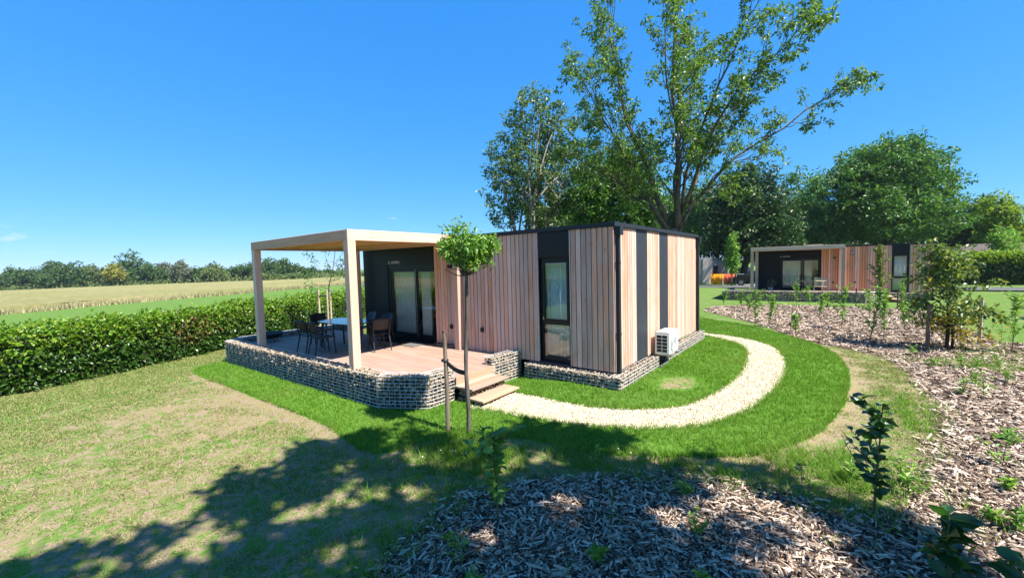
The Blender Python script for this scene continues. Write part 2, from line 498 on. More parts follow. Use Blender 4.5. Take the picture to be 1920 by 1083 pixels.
M['leaf_ball'] = island_mat('leaf_ball_tree', [(0.0, (0.0725, 0.1742, 0.0276)), (0.5, (0.1449, 0.3049, 0.0483)), (0.95, (0.2898, 0.4646, 0.0828)), (1.0, (0.6086, 0.5518, 0.0828))], 0.42, 0.45, (1.5, 1.4, 0.7), 0.38)
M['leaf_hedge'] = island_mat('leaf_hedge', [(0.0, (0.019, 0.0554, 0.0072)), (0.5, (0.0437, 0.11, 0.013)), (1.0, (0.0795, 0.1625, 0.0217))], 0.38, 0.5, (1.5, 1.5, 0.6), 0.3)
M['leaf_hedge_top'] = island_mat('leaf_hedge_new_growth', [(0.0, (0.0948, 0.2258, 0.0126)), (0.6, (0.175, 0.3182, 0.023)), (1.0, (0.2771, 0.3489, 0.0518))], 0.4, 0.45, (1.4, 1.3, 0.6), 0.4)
M['leaf_dead'] = island_mat('leaf_dead_brown', [(0.0, (0.12, 0.06, 0.025)), (1.0, (0.32, 0.2, 0.09))], 0.8, 0.15, (1.2, 1.0, 0.7), 0.25)
M['leaf_laurel'] = island_mat('leaf_young_laurel', [(0.0, (0.0166, 0.0531, 0.0139)), (0.6, (0.0322, 0.0956, 0.0218)), (1.0, (0.0736, 0.1806, 0.0347))], 0.35, 0.5, (1.6, 1.7, 0.6), 0.28)
M['leaf_sap'] = island_mat('leaf_sapling', [(0.0, (0.088, 0.1955, 0.03)), (0.5, (0.154, 0.3105, 0.05)), (0.9, (0.264, 0.414, 0.09)), (1.0, (0.44, 0.46, 0.12))], 0.5, 0.35, (1.4, 1.4, 0.7), 0.4)
M['leaf_shrub'] = island_mat('leaf_shrub', [(0.0, (0.0438, 0.084, 0.0168)), (0.5, (0.1063, 0.175, 0.036)), (0.9, (0.2125, 0.28, 0.066)), (1.0, (0.5, 0.42, 0.06))], 0.4, 0.5, (1.4, 1.4, 0.7), 0.3)
M['leaf_yellow'] = island_mat('leaf_yellowing', [(0.0, (0.22, 0.26, 0.03)), (0.6, (0.42, 0.38, 0.04)), (1.0, (0.5, 0.28, 0.05))], 0.5, 0.3, (1.3, 1.2, 0.7), 0.4)
M['leaf_far'] = island_mat('leaf_far_trees', [(0.0, (0.03, 0.069, 0.0198)), (0.5, (0.06, 0.1207, 0.033)), (1.0, (0.11, 0.184, 0.0495))], 0.6, 0.25, (1.3, 1.3, 0.8), 0.25)
M['leaf_far_pale'] = island_mat('leaf_far_pale_trees', [(0.0, (0.07, 0.11, 0.035)), (0.5, (0.12, 0.17, 0.05)), (1.0, (0.19, 0.23, 0.08))], 0.6, 0.25, (1.3, 1.3, 0.8), 0.25)
M['leaf_far_yellow'] = island_mat('leaf_far_yellow_tree', [(0.0, (0.14, 0.17, 0.03)), (0.5, (0.24, 0.25, 0.04)), (1.0, (0.34, 0.31, 0.06))], 0.6, 0.25, (1.3, 1.3, 0.8), 0.25)
M['leaf_far_grey'] = island_mat('leaf_far_grey_tree', [(0.0, (0.08, 0.10, 0.06)), (0.5, (0.14, 0.165, 0.10)), (1.0, (0.22, 0.24, 0.16))], 0.6, 0.25, (1.3, 1.3, 0.8), 0.25)
M['bark'] = bark('bark_grey_brown', (0.045, 0.035, 0.027), (0.17, 0.145, 0.12))
M['bark_dark'] = bark('bark_dark', (0.03, 0.023, 0.017), (0.085, 0.068, 0.052))
M['bark_pale'] = bark('bark_pale', (0.13, 0.11, 0.09), (0.34, 0.30, 0.25), 20)
M['twig'] = plain('green_brown_twig', (0.10, 0.10, 0.045), 0.8)
M['asphalt'] = plain('asphalt', (0.10, 0.10, 0.10), 0.9, 0, 0.2, 0.1, 30)
M['paving'] = plain('pale_paving', (0.34, 0.32, 0.27), 0.9, 0, 0.2, 0.12, 8)
M['flower'] = plain('dried_flower', (0.26, 0.13, 0.10), 0.8)
M['daisy'] = plain('white_petal', (0.8, 0.8, 0.78), 0.7)
M['vase'] = plain('dark_vase', (0.03, 0.032, 0.036), 0.25)
M['towel_o'] = plain('orange_towel', (0.75, 0.26, 0.015), 0.95, 0, 0.1, 0.12, 25)
M['towel_r'] = plain('coral_towel', (0.72, 0.12, 0.07), 0.95, 0, 0.1, 0.12, 25)
M['cabinet'] = plain('pale_green_cabinet', (0.45, 0.52, 0.44), 0.6)
M['carpaint'] = plain('black_car_paint', (0.012, 0.013, 0.016), 0.15, 0, 0.6)
M['carglass'] = plain('dark_car_glass', (0.02, 0.025, 0.03), 0.05, 0, 0.8)
M['lamp'] = plain('headlight_glass', (0.7, 0.72, 0.74), 0.1, 0, 0.8)
M['rooftile'] = plain('grey_brown_roof_tile', (0.10, 0.085, 0.075), 0.85, 0, 0.2, 0.15, 6)
M['shedwood'] = wood('shed_boards', [(0.26, 0.2, 0.16), (0.36, 0.29, 0.24), (0.46, 0.38, 0.32)], 'z', knots=False, island=True)
M['shed_pale'] = plain('pale_pink_panel', (0.58, 0.45, 0.40), 0.8)
M['shed_grey'] = plain('grey_shed_panel', (0.17, 0.16, 0.18), 0.7)

# ------------------------------------------------------------------ measured outlines on the ground (metres)
TURF_OUT = [(-10.6, -3.3), (-10.3, -4.1), (-9.6, -4.35), (-7.8, -4.28), (-6.06, -4.23), (-4.29, -4.16), (-3.15, -4.16), (-2.17, -4.32), (-1.69, -4.27), (-1.49, -4.01), (-1.42, -3.58), (-1.19, -3.25), (-0.67, -2.97), (-0.07, -2.7), (0.76, -2.63), (1.7, -2.2), (2.53, -1.67), (3.05, -0.88), (3.38, 0.26), (3.58, 1.92), (3.61, 4.17), (3.25, 6.15), (2.3, 7.89), (0.87, 9.62), (-0.68, 10.89), (-2.15, 13.25)]
TURF_POLY = np.vstack([smooth_line(TURF_OUT, 0.2), [(-6, 14), (-6, 6.3), (-11, 6.3), (-11.2, -3)]])
PATH_OUT = [(-1.84, -2.3), (-1.42, -2.2), (-0.48, -2.12), (0.39, -1.92), (1.12, -1.62), (1.7, -1.22), (2.14, -0.48), (2.44, 0.61), (2.6, 2.42), (2.51, 4.27), (2.07, 5.93), (1.28, 6.88), (0.28, 7.31), (-1.5, 7.55), (-4, 7.6)]
PATH_IN = [(-1.9, -1.2), (-1.57, -1.21), (-0.5, -1.25), (0.29, -1.14), (0.83, -0.85), (1.36, -0.28), (1.64, 0.78), (1.77, 2.17), (1.66, 4.14), (1.35, 5.49), (0.79, 6.29), (-0.03, 6.75), (-1.5, 6.9), (-4, 6.95)]
P_OUT = smooth_line(PATH_OUT, 0.12); P_IN = smooth_line(PATH_IN, 0.12)
PATH_POLY = np.vstack([P_OUT, P_IN[::-1]])
MULCH = [(0.2, -9), (0.24, -7), (0.29, -5.65), (0.24, -5.35), (0.14, -4.89), (0.09, -4.47), (0.15, -4.1), (0.45, -3.67), (0.95, -3.26), (1.44, -2.81), (2.09, -2.45), (2.62, -2.26), (3.12, -2.31), (3.48, -2.39), (3.9, -2.03), (4.11, -1.28), (4.34, -0.35), (4.63, 0.87), (4.73, 2.51), (4.64, 4.56), (4.21, 6.12), (3.48, 6.86), (2.6, 7.54), (1.11, 10.41), (-1.09, 13.84), (-2.09, 16.31), (-1.6, 18.78), (0.62, 20.3), (3.78, 20.6), (6.3, 20.4), (6.99, 17.9), (6.9, 12.88), (6.9, 10.4), (7.6, 9.5), (12, 8), (13, -2), (10, -9)]
MULCH_POLY = smooth_line(MULCH, 0.2, closed=True)
HEDGE_LINE = smooth_line([(-10.4, -30), (-10.5, -22), (-10.5, -16), (-10.65, -11), (-11.1, -7.6), (-11.7, -5.6), (-12.95, -2.8), (-14.5, 0.5), (-16.1, 3.6), (-17.8, 7), (-19.6, 10.5), (-21.4, 14)], 0.4)

# ------------------------------------------------------------------ ground
def axis_coords(lo, hi, step, far, grow=1.22):
    a = list(np.arange(lo, hi + 1e-6, step))
    d = step; x = a[-1]
    while x < far:
        d *= grow; x += d; a.append(x)
    d = step; x = a[0]; pre = []
    while x > -far:
        d *= grow; x -= d; pre.append(x)
    return np.array(pre[::-1] + a)

def ground_material():
    m, nt, b = new_mat('ground_soil_and_thin_grass')
    L = nt.links
    tcn = N(nt, 'ShaderNodeTexCoord')
    def noise(scale, det=6, dist=0.0):
        n = N(nt, 'ShaderNodeTexNoise'); n.inputs['Scale'].default_value = scale; n.inputs['Detail'].default_value = det
        n.inputs['Distortion'].default_value = dist
        L.new(tcn.outputs['Object'], n.inputs['Vector']); return n.outputs[0]
    def attr(n):
        a = N(nt, 'ShaderNodeAttribute'); a.attribute_name = n; return a.outputs['Fac']
    def mix(f, a, c):
        x = N(nt, 'ShaderNodeMix', data_type='RGBA')
        L.new(f, x.inputs[0])
        for sock, v in ((6, a), (7, c)):
            if isinstance(v, tuple): x.inputs[sock].default_value = (*v, 1)
            else: L.new(v, x.inputs[sock])
        return x.outputs[2]
    def math_(op, a, c, clamp=False):
        x = N(nt, 'ShaderNodeMath', operation=op, use_clamp=clamp)
        for i, v in enumerate((a, c)):
            if isinstance(v, (int, float)): x.inputs[i].default_value = v
            else: L.new(v, x.inputs[i])
        return x.outputs[0]
    def rng_(v, a, c, d=0.0, e=1.0):
        x = N(nt, 'ShaderNodeMapRange'); L.new(v, x.inputs[0])
        for i, q in enumerate((a, c, d, e)): x.inputs[1 + i].default_value = q
        return x.outputs[0]
    fine = noise(38, 8); mid = noise(7.5, 8, 0.8); big = noise(0.9, 4, 0.3)
    soil = ramp(nt, [(0.3, (0.17, 0.125, 0.08)), (0.5, (0.25, 0.19, 0.125)), (0.72, (0.34, 0.265, 0.185))], fine).outputs[0]
    straw = ramp(nt, [(0.3, (0.16, 0.145, 0.055)), (0.7, (0.28, 0.235, 0.11))], fine).outputs[0]
    green = ramp(nt, [(0.3, (0.065, 0.135, 0.02)), (0.7, (0.12, 0.21, 0.04))], fine).outputs[0]
    c = mix(rng_(mid, 0.38, 0.62), soil, straw)
    g = math_('ADD', attr('green'), math_('ADD', math_('ADD', math_('MULTIPLY', math_('SUBTRACT', mid, 0.5), 2.2), math_('MULTIPLY', math_('SUBTRACT', noise(1.7, 6, 0.8), 0.5), 1.5)), math_('MULTIPLY', math_('SUBTRACT', fine, 0.5), 1.6)))
    c = mix(rng_(g, 0.35, 0.75), c, green)
    turf = ramp(nt, [(0.3, (0.05, 0.12, 0.012)), (0.7, (0.11, 0.22, 0.03))], fine).outputs[0]
    c = mix(rng_(math_('ADD', attr('turf'), math_('MULTIPLY', math_('SUBTRACT', fine, 0.5), 0.5)), 0.4, 0.6), c, turf)
    brown = ramp(nt, [(0.3, (0.035, 0.023, 0.016)), (0.7, (0.15, 0.105, 0.075))], noise(60, 6, 1.0)).outputs[0]
    c = mix(rng_(math_('ADD', attr('mulch'), math_('MULTIPLY', math_('SUBTRACT', fine, 0.5), 0.8)), 0.4, 0.6), c, brown)
    L.new(c, b.inputs['Base Color'])
    b.inputs['Roughness'].default_value = 0.95
    b.inputs['Specular IOR Level'].default_value = 0.1
    bp = N(nt, 'ShaderNodeBump'); bp.inputs['Strength'].default_value = 0.7; bp.inputs['Distance'].default_value = 0.03
    L.new(fine, bp.inputs['Height']); L.new(bp.outputs[0], b.inputs['Normal'])
    return m

def greenness(x, y):
    """how much living grass there is on the thin lawn"""
    hx = np.interp(y, HEDGE_LINE[:, 1], HEDGE_LINE[:, 0])
    d = x - hx
    g = 0.97 - 0.50 * sstep(1.0, 5.2, d)
    # worn bare ground left of the terrace, greener strip near the camera's left edge
    g = g - 0.28 * np.exp(-(((x + 5.6) / 2.6) ** 2 + ((y + 4.9) / 1.0) ** 2))
    g = g + 0.18 * (fnoise(x, y, 2.2, 5) - 0.5) * 2
    g = np.where(x > 2.5, 0.34 + 0.5 * (fnoise(x, y, 1.5, 9) - 0.35), g)
    g = np.where(y > 9, 0.85, g)
    g = np.where(x < hx, 1.0, g)
    # trodden bare edge along the fresh turf
    L_ = smooth_line(TURF_OUT, 0.25)[6:]
    near = (np.abs(x) < 14) & (np.abs(y) < 14)
    dd = np.full(x.shape, 9.0)
    xn, yn = x[near], y[near]
    dm = np.full(xn.shape, 9.0)
    for px_, py_ in L_:
        dm = np.minimum(dm, np.hypot(xn - px_, yn - py_))
    dd[near] = dm
    g = g - 0.5 * (1 - sstep(0.08, 0.42, dd + 0.25 * (fnoise(x, y, 0.5, 21) - 0.5)))
    return g

def build_ground():
    xs = axis_coords(-13, 9, 0.11, 2500); ys = axis_coords(-9.5, 12, 0.11, 2500)
    X, Y = np.meshgrid(xs, ys)
    x = X.ravel(); y = Y.ravel()
    turf = inside(TURF_POLY, x, y).astype(float)
    path = inside(PATH_POLY, x, y).astype(float)
    mul = inside(MULCH_POLY, x, y).astype(float)
    z = terrain(x, y) + 0.035 * turf - 0.075 * path + 0.012 * (fnoise(x, y, 0.5, 3) - 0.5) + 0.06 * mul * (fnoise(x, y, 0.8, 4) - 0.35)
    z += np.where(np.hypot(x, y) > 40, 0.15 * (fnoise(x, y, 25, 8) - 0.5), 0)
    nx, ny = len(xs), len(ys)
    idx = np.arange(nx * ny).reshape(ny, nx)
    F = np.stack([idx[:-1, :-1], idx[:-1, 1:], idx[1:, 1:], idx[1:, :-1]], -1).reshape(-1, 4)
    me = mesh_np('ground', np.stack([x, y, z], 1), F, True)
    # dried oval patch in the inner lawn
    dry = np.exp(-(((x - 0.98) / 0.42) ** 2 + ((y - 0.95) / 0.75) ** 2) * 1.5)
    for n, v in (('green', greenness(x, y)), ('turf', turf * (1 - path) * (1 - 0.75 * sstep(0.25, 0.6, dry + 0.9 * (fnoise(x, y, 0.35, 19) - 0.5)))), ('mulch', mul * (1 - turf))):
        a = me.attributes.new(n, 'FLOAT', 'POINT')
        a.data.foreach_set('value', v.astype(np.float32))
    o = link('ground', me, ground_material())
    tag(o, kind='structure')
build_ground()

def strip(name, A, B, z_off, mat, cols=6):
    n = max(len(A), len(B))
    def rs(P):
        d = np.r_[0, np.cumsum(np.linalg.norm(np.diff(P, axis=0), axis=1))]
        t = np.linspace(0, d[-1], n)
        return np.stack([np.interp(t, d, P[:, 0]), np.interp(t, d, P[:, 1])], 1)
    A = rs(np.asarray(A, float)); B = rs(np.asarray(B, float))
    t = np.linspace(0, 1, cols + 1)
    P = A[:, None, :] * (1 - t)[None, :, None] + B[:, None, :] * t[None, :, None]
    x = P[..., 0].ravel(); y = P[..., 1].ravel()
    z = terrain(x, y) + z_off
    idx = np.arange(len(x)).reshape(n, cols + 1)
    F = np.stack([idx[:-1, :-1], idx[1:, :-1], idx[1:, 1:], idx[:-1, 1:]], -1).reshape(-1, 4)
    me = mesh_np(name, np.stack([x, y, z], 1), F, True)
    return tag(link(name, me, mat), kind='structure')
M['gravel_base'] = plain('gravel_bed', (0.42, 0.345, 0.235), 0.95, 0, 0.1, 0.25, 60)
strip('gravel_path', P_OUT, P_IN, 0.012, M['gravel_base'])

# far road, paved yard beyond the second house
strip('road', [(-70, 32.6), (-6, 33.4), (14, 35.2), (80, 41)], [(-70, 36.2), (-6, 37.2), (14, 38.8), (80, 45)], 0.05, M['asphalt'], 4)
strip('yard_paving', [(-24, 37.6), (-2.5, 38.1)], [(-24, 47), (-2.5, 48)], 0.05, M['paving'], 4)

# wheat field and mown strips beyond the hedge
def wheat_material():
    m, nt, b = new_mat('ripe_wheat')
    L = nt.links
    tcn = N(nt, 'ShaderNodeTexCoord')
    n = N(nt, 'ShaderNodeTexNoise'); n.inputs['Scale'].default_value = 0.6; n.inputs['Detail'].default_value = 10; n.inputs['Roughness'].default_value = 0.7
    mp = N(nt, 'ShaderNodeMapping'); mp.inputs['Scale'].default_value = (0.45, 1.6, 1); mp.inputs['Rotation'].default_value = (0, 0, 0.4)
    L.new(tcn.outputs['Object'], mp.inputs[0]); L.new(mp.outputs[0], n.inputs['Vector'])
    n2 = N(nt, 'ShaderNodeTexNoise'); n2.inputs['Scale'].default_value = 0.045; n2.inputs['Detail'].default_value = 3
    L.new(tcn.outputs['Object'], n2.inputs['Vector'])
    r = ramp(nt, [(0.3, (0.19, 0.185, 0.075)), (0.5, (0.27, 0.24, 0.11)), (0.72, (0.35, 0.29, 0.155))], n.outputs[0])
    r2 = ramp(nt, [(0.35, (0.75, 0.86, 0.7)), (0.65, (1.0, 0.98, 0.95))], n2.outputs[0])
    mx = N(nt, 'ShaderNodeMix', data_type='RGBA', blend_type='MULTIPLY'); mx.inputs[0].default_value = 1
    L.new(r.outputs[0], mx.inputs[6]); L.new(r2.outputs[0], mx.inputs[7])
    L.new(mx.outputs[2], b.inputs['Base Color']); b.inputs['Roughness'].default_value = 0.95; b.inputs['Specular IOR Level'].default_value = 0.05
    bp = N(nt, 'ShaderNodeBump'); bp.inputs['Strength'].default_value = 1.0; bp.inputs['Distance'].default_value = 0.5
    L.new(n.outputs[0], bp.inputs['Height']); L.new(bp.outputs[0], b.inputs['Normal'])
    return m
WN = smooth_line([(-38, -60), (-44, -34), (-51.5, -7.2), (-55, -2.3), (-58.5, 4.5), (-63.5, 14.4), (-72.9, 35), (-92, 80), (-112, 125)], 2.0)
WF = smooth_line([(-260, -120), (-245, -60), (-228, 0), (-205, 50), (-178, 90), (-160, 120), (-150, 140)], 4.0)
M['wheat_field'] = wheat_material()
strip('wheat_field', WN, WF, 0.62, M['wheat_field'], 60)
def wheat_face():
    # the standing crop's near face
    x, y = WN[:, 0], WN[:, 1]
    z = terrain(x, y); n = len(x)
    V = np.vstack([np.stack([x + .25, y + .1, z - .1], 1), np.stack([x, y, z + .625], 1)])
    F = np.stack([np.arange(n - 1), np.arange(1, n), n + np.arange(1, n), n + np.arange(n - 1)], 1)
    tag(link('wheat_field_face', mesh_np('wheat_face', V, F), M['wheat_field']), kind='structure')
wheat_face()
def wheat_edge():
    rng = np.random.default_rng(77)
    n = 60000
    t = rng.random(n) * (len(WN) - 1.001); i = t.astype(int); f = (t - i)[:, None]
    P = WN[i] * (1 - f) + WN[i + 1] * f
    d = np.abs(rng.normal(size=n)) * 2.2 - 1.2
    x = P[:, 0] - d * 0.92; y = P[:, 1] - d * 0.38
    z = terrain(x, y)
    h = rng.uniform(0.25, 0.68, n); w = rng.uniform(0.03, 0.07, n)
    a = rng.uniform(0, PI, n); lean = rng.normal(size=(n, 2)) * 0.12
    b0 = np.stack([x - np.cos(a) * w, y - np.sin(a) * w, z], 1); b1 = np.stack([x + np.cos(a) * w, y + np.sin(a) * w, z], 1)
    tp = np.stack([x + lean[:, 0], y + lean[:, 1], z + h], 1)
    V = np.stack([b0, b1, tp], 1).reshape(-1, 3)
    me = mesh_np('wheat', V, np.arange(n * 3).reshape(-1, 3))
    tag(link('wheat_stalks', me, M['wheat']), 'ripe pale golden wheat standing along the near edge of the field', 'wheat', kind='stuff')
wheat_edge()
#PART2

ICO_V = np.array([(-1, 1.618, 0), (1, 1.618, 0), (-1, -1.618, 0), (1, -1.618, 0), (0, -1, 1.618), (0, 1, 1.618), (0, -1, -1.618), (0, 1, -1.618), (1.618, 0, -1), (1.618, 0, 1), (-1.618, 0, -1), (-1.618, 0, 1)]) / 1.902
ICO_F = np.array([(0, 11, 5), (0, 5, 1), (0, 1, 7), (0, 7, 10), (0, 10, 11), (1, 5, 9), (5, 11, 4), (11, 10, 2), (10, 7, 6), (7, 1, 8), (3, 9, 4), (3, 4, 2), (3, 2, 6), (3, 6, 8), (3, 8, 9), (4, 9, 5), (2, 4, 11), (6, 2, 10), (8, 6, 7), (9, 8, 1)])
OCT_V = np.array([(1, 0, 0), (-1, 0, 0), (0, 1, 0), (0, -1, 0), (0, 0, 1), (0, 0, -1)], float)
OCT_F = np.array([(0, 2, 4), (2, 1, 4), (1, 3, 4), (3, 0, 4), (2, 0, 5), (1, 2, 5), (3, 1, 5), (0, 3, 5)])

def stones_mesh(name, P, size, rng, base='ico', flat=(1.0, 0.8, 0.6)):
    n = len(P)
    BV, BF = (ICO_V, ICO_F) if base == 'ico' else (OCT_V, OCT_F)
    k = len(BV)
    V = np.repeat(BV[None], n, 0) * (1 + rng.uniform(-0.22, 0.22, (n, k, 1)))
    V = V * np.array(flat)[None, None] * size[:, None, None]
    V = np.einsum('nij,nkj->nki', rand_rot(rng, n), V) + P[:, None]
    F = (BF[None] + (np.arange(n) * k)[:, None, None]).reshape(-1, 3)
    return mesh_np(name, V.reshape(-1, 3), F)

# ------------------------------------------------------------------ houses
ZD = 0.45          # foot of the walls
ZT = 3.35          # top of the walls
BW = 0.122         # cladding board pitch
XL, YB = -8.86, 6.06

def make_house(root, single):
    """root: Empty at the front right corner; single: boards are objects of their own"""
    rng = np.random.default_rng(11 if single else 12)
    # ---- load-bearing shell with openings
    fw = MB()
    t = 0.16
    segs = [(-5.19, -1.76, ZD, ZT), (-0.97, 0.0, ZD, ZT), (-1.76, -0.97, 2.76, ZT), (-1.76, -0.97, ZD - 0.02, ZD + 0.05)]
    for a, c, z0, z1 in segs:
        fw.box(a, c, 0.0, t, z0, z1)
    front = fw.build('front_wall', M['membrane'], root)
    rw = MB()
    for a, c, z0, z1 in [(XL, -7.50, ZD, ZT), (-7.50, -5.19, 2.70, ZT), (-7.50, -5.19, ZD - 0.02, ZD + 0.04)]:
        rw.box(a, c, 0.14, 0.28, z0, z1)
    rw.box(-5.195, -5.185, 0.0, 0.28, ZD, ZT)
    rec = rw.build('recessed_wall', M['shaded_panel'], root)
    ew = MB().box(-0.16, 0.0, 0.165, YB, ZD, ZT)
    end = ew.build('end_wall', M['membrane'], root)
    bw = MB(); bw.box(XL, -0.165, YB - 0.16, YB, ZD, ZT); bw.box(XL, XL + 0.16, 0.285, YB - 0.165, ZD, ZT)
    bw.build('rear_wall', M['larch_far'], root)
    fl = MB(); fl.box(XL + 0.2, -0.2, 0.3, YB - 0.2, ZD - 0.1, ZD + 0.02)
    fl.build('floor', M['interior_floor'], root)
    iw = MB(); iw.box(XL + 0.17, -0.17, YB - 0.2, YB - 0.165, ZD + 0.03, ZT - 0.1); iw.box(-3.0, -2.9, 0.3, YB - 0.25, ZD + 0.03, ZT - 0.1)
    iw.build('inner_wall', M['interior'], root)
    rf = MB(); rf.box(XL - 0.03, 0.03, -0.03, YB + 0.03, ZT + 0.004, ZT + 0.045)
    rf.box(XL - 0.06, 0.065, -0.065, -0.03, ZT - 0.028, ZT + 0.052); rf.box(0.03, 0.065, -0.03, YB + 0.06, ZT - 0.028, ZT + 0.052)
    rf.box(XL - 0.06, 0.03, YB + 0.03, YB + 0.06, ZT - 0.028, ZT + 0.052); rf.box(XL - 0.06, XL - 0.03, -0.03, YB + 0.03, ZT - 0.028, ZT + 0.052)
    roof = rf.build('roof', M['anthracite_metal'], root)
    if single:
        hk = MB().tube([(-3.2, 0.9, ZT + 0.04), (-3.2, 0.9, ZT + 0.22), (-3.17, 0.9, ZT + 0.27), (-3.1, 0.9, ZT + 0.28)], 0.02, 8)
        hk.build('vent_pipe', M['steel'], roof)
    # ---- boards
    def boards(parent, axis, a0, a1, face, z0, z1, name='plank'):
        n = max(1, int(round((a1 - a0) / BW)))
        w = (a1 - a0) / n
        J = MB()
        for i in range(n):
            g = 0.0075
            s, e = a0 + i * w + g, a0 + (i + 1) * w - g
            th = 0.022 + rng.uniform(-0.0025, 0.0025)
            zt_ = z1 - rng.uniform(0, 0.004); zb = z0 + rng.uniform(-0.004, 0.004)
            mb = MB() if single else J
            if axis == 'x': mb.prism('z', zb, zt_, s, e, face - th, face - 0.001, 0.003)
            else: mb.prism('z', zb, zt_, face + 0.001, face + th, s, e, 0.003)
            if single: mb.build(name, M['larch'], parent)
        if not single:
            tag(J.build('cladding', M['larch_far'], parent), kind='stuff')
    boards(front, 'x', -5.19, -1.79, 0.0, ZD + 0.01, ZT - 0.035)
    boards(front, 'x', -0.94, 0.02, 0.0, ZD + 0.01, ZT - 0.035)
    boards(end, 'y', 0.02, 1.13, 0.0, ZD + 0.01, ZT - 0.035)
    boards(end, 'y', 1.77, 2.61, 0.0, ZD + 0.01, ZT - 0.035)
    boards(end, 'y', 3.26, YB - 0.03, 0.0, ZD + 0.01, ZT - 0.035)
    # pale trims at the window sides
    tr = MB(); tr.box(-1.79, -1.765, -0.03, 0.0, ZD, ZT - 0.035); tr.box(-0.965, -0.945, -0.03, 0.0, ZD, ZT - 0.035)
    tr.build('window_trim', M['shed_pale'], root)
    # ---- dark panels
    for a, c in ((1.135, 1.765), (2.615, 3.255)):
        MB().prism('z', ZD + 0.01, ZT - 0.035, 0.001, 0.014, a, c, 0.002).build('dark_panel', M['anthracite'], end)
    MB().prism('z', 2.77, ZT - 0.035, -1.758, -0.972, -0.016, -0.001, 0.002).build('dark_panel', M['shaded_panel'], front)
    for a, c in ((XL + 0.06, -8.3), (-8.295, -7.52)):
        MB().prism('z', ZD + 0.03, ZT - 0.1, a, c, 0.125, 0.139, 0.002).build('dark_panel', M['shaded_panel'], rec)
    MB().prism('z', 2.72, ZT - 0.1, -7.515, -5.2, 0.125, 0.139, 0.002).build('dark_panel', M['shaded_panel'], rec)
    # ---- sliding glass door
    d = MB()
    x0, x1, z0, z1 = -7.50, -5.20, ZD + 0.05, 2.70
    y0, y1 = 0.15, 0.23
    d.box(x0, x0 + 0.09, y0, y1, z0, z1); d.box(x1 - 0.07, x1, y0, y1, z0, z1)
    d.box(x0 + 0.09, x1 - 0.07, y0, y1, z1 - 0.11, z1); d.box(x0 + 0.09, x1 - 0.07, y0, y1, z0, z0 + 0.08)
    door = d.build('sliding_door', M['frame'], root)
    for k, (a, c, yy) in enumerate(((x0 + 0.10, -6.19, 0.185), (-6.19, x1 - 0.075, 0.165))):
        s = MB(); w = 0.085; zz0, zz1 = z0 + 0.085, z1 - 0.115
        s.box(a, a + w, yy - 0.02, yy + 0.02, zz0, zz1); s.box(c - w, c, yy - 0.02, yy + 0.02, zz0, zz1)
        s.box(a + w, c - w, yy - 0.02, yy + 0.02, zz1 - w, zz1); s.box(a + w, c - w, yy - 0.02, yy + 0.02, zz0, zz0 + w)
        s.build('door_leaf', M['frame'], door)
        MB().box(a + w - 0.006, c - w + 0.006, yy - 0.004, yy + 0.004, zz0 + w - 0.006, zz1 - w + 0.006).build('pane', M['glass'], door)
    MB().box(-6.196, -6.180, 0.128, 0.142, z0 + 0.1, z1 - 0.12).build('seal_strip', M['steel'], door)
    MB().box(x0 + 0.02, x1, 0.06, 0.148, z0 - 0.04, z0 + 0.012).build('threshold', M['frame'], door)
    def curtain(name, a, c, zb, ztp, y, parent):
        n = 60
        V = []
        for i in range(n + 1):
            xx = a + (c - a) * i / n
            yy = y + 0.035 * math.sin(i * 0.9) + 0.012 * math.sin(i * 2.3)
            V += [(xx, yy, zb), (xx, yy, ztp), (xx, yy + 0.004, ztp), (xx, yy + 0.004, zb)]
        F = []
        for i in range(n):
            q = i * 4
            F += [(q, q + 4, q + 5, q + 1), (q + 2, q + 6, q + 7, q + 3), (q + 1, q + 5, q + 6, q + 2), (q + 3, q + 7, q + 4, q)]
        return MB().add(V, F).build(name, M['curtain'], parent, True)
    curtain('curtain', x0 + 0.1, -6.35, ZD + 0.06, 2.62, 0.30, door)
    curtain('curtain', -6.12, -5.70, ZD + 0.06, 2.62, 0.30, door)
    # ---- tall window with fixed lower light
    wd = MB()
    a, c, z0, z1 = -1.755, -0.975, ZD + 0.055, 2.755
    y0, y1 = 0.06, 0.13; w = 0.06
    wd.box(a, a + w, y0, y1, z0, z1); wd.box(c - w, c, y0, y1, z0, z1)
    wd.box(a + w, c - w, y0, y1, z1 - w, z1); wd.box(a + w, c - w, y0, y1, z0, z0 + w); wd.box(a + w, c - w, y0, y1, 1.30, 1.37)
    win = wd.build('window', M['frame'], root)
    s = MB(); w2 = 0.05; p, q, zz0, zz1 = a + w + 0.002, c - w - 0.002, 1.372, z1 - w - 0.002
    s.box(p, p + w2, 0.045, 0.1, zz0, zz1); s.box(q - w2, q, 0.045, 0.1, zz0, zz1); s.box(p + w2, q - w2, 0.045, 0.1, zz1 - w2, zz1); s.box(p + w2, q - w2, 0.045, 0.1, zz0, zz0 + w2)
    s.build('sash', M['frame'], win)
    MB().box(p + w2 - 0.005, q - w2 + 0.005, 0.07, 0.078, zz0 + w2 - 0.005, zz1 - w2 + 0.005).build('pane', M['glass'], win)
    MB().box(a + w - 0.005, c - w + 0.005, 0.08, 0.088, z0 + w - 0.005, 1.305).build('pane', M['glass'], win)
    MB().box(p + 0.01, p + 0.028, 0.02, 0.044, 1.40, 1.47).build('handle', M['steel'], win)
    curtain('curtain', a + 0.03, c - 0.03, ZD + 0.07, 2.68, 0.22, win)
    MB().prism('x', a - 0.01, c + 0.01, -0.055, 0.06, ZD - 0.012, ZD + 0.03, 0.004).build('sill', M['anthracite_metal'], win)
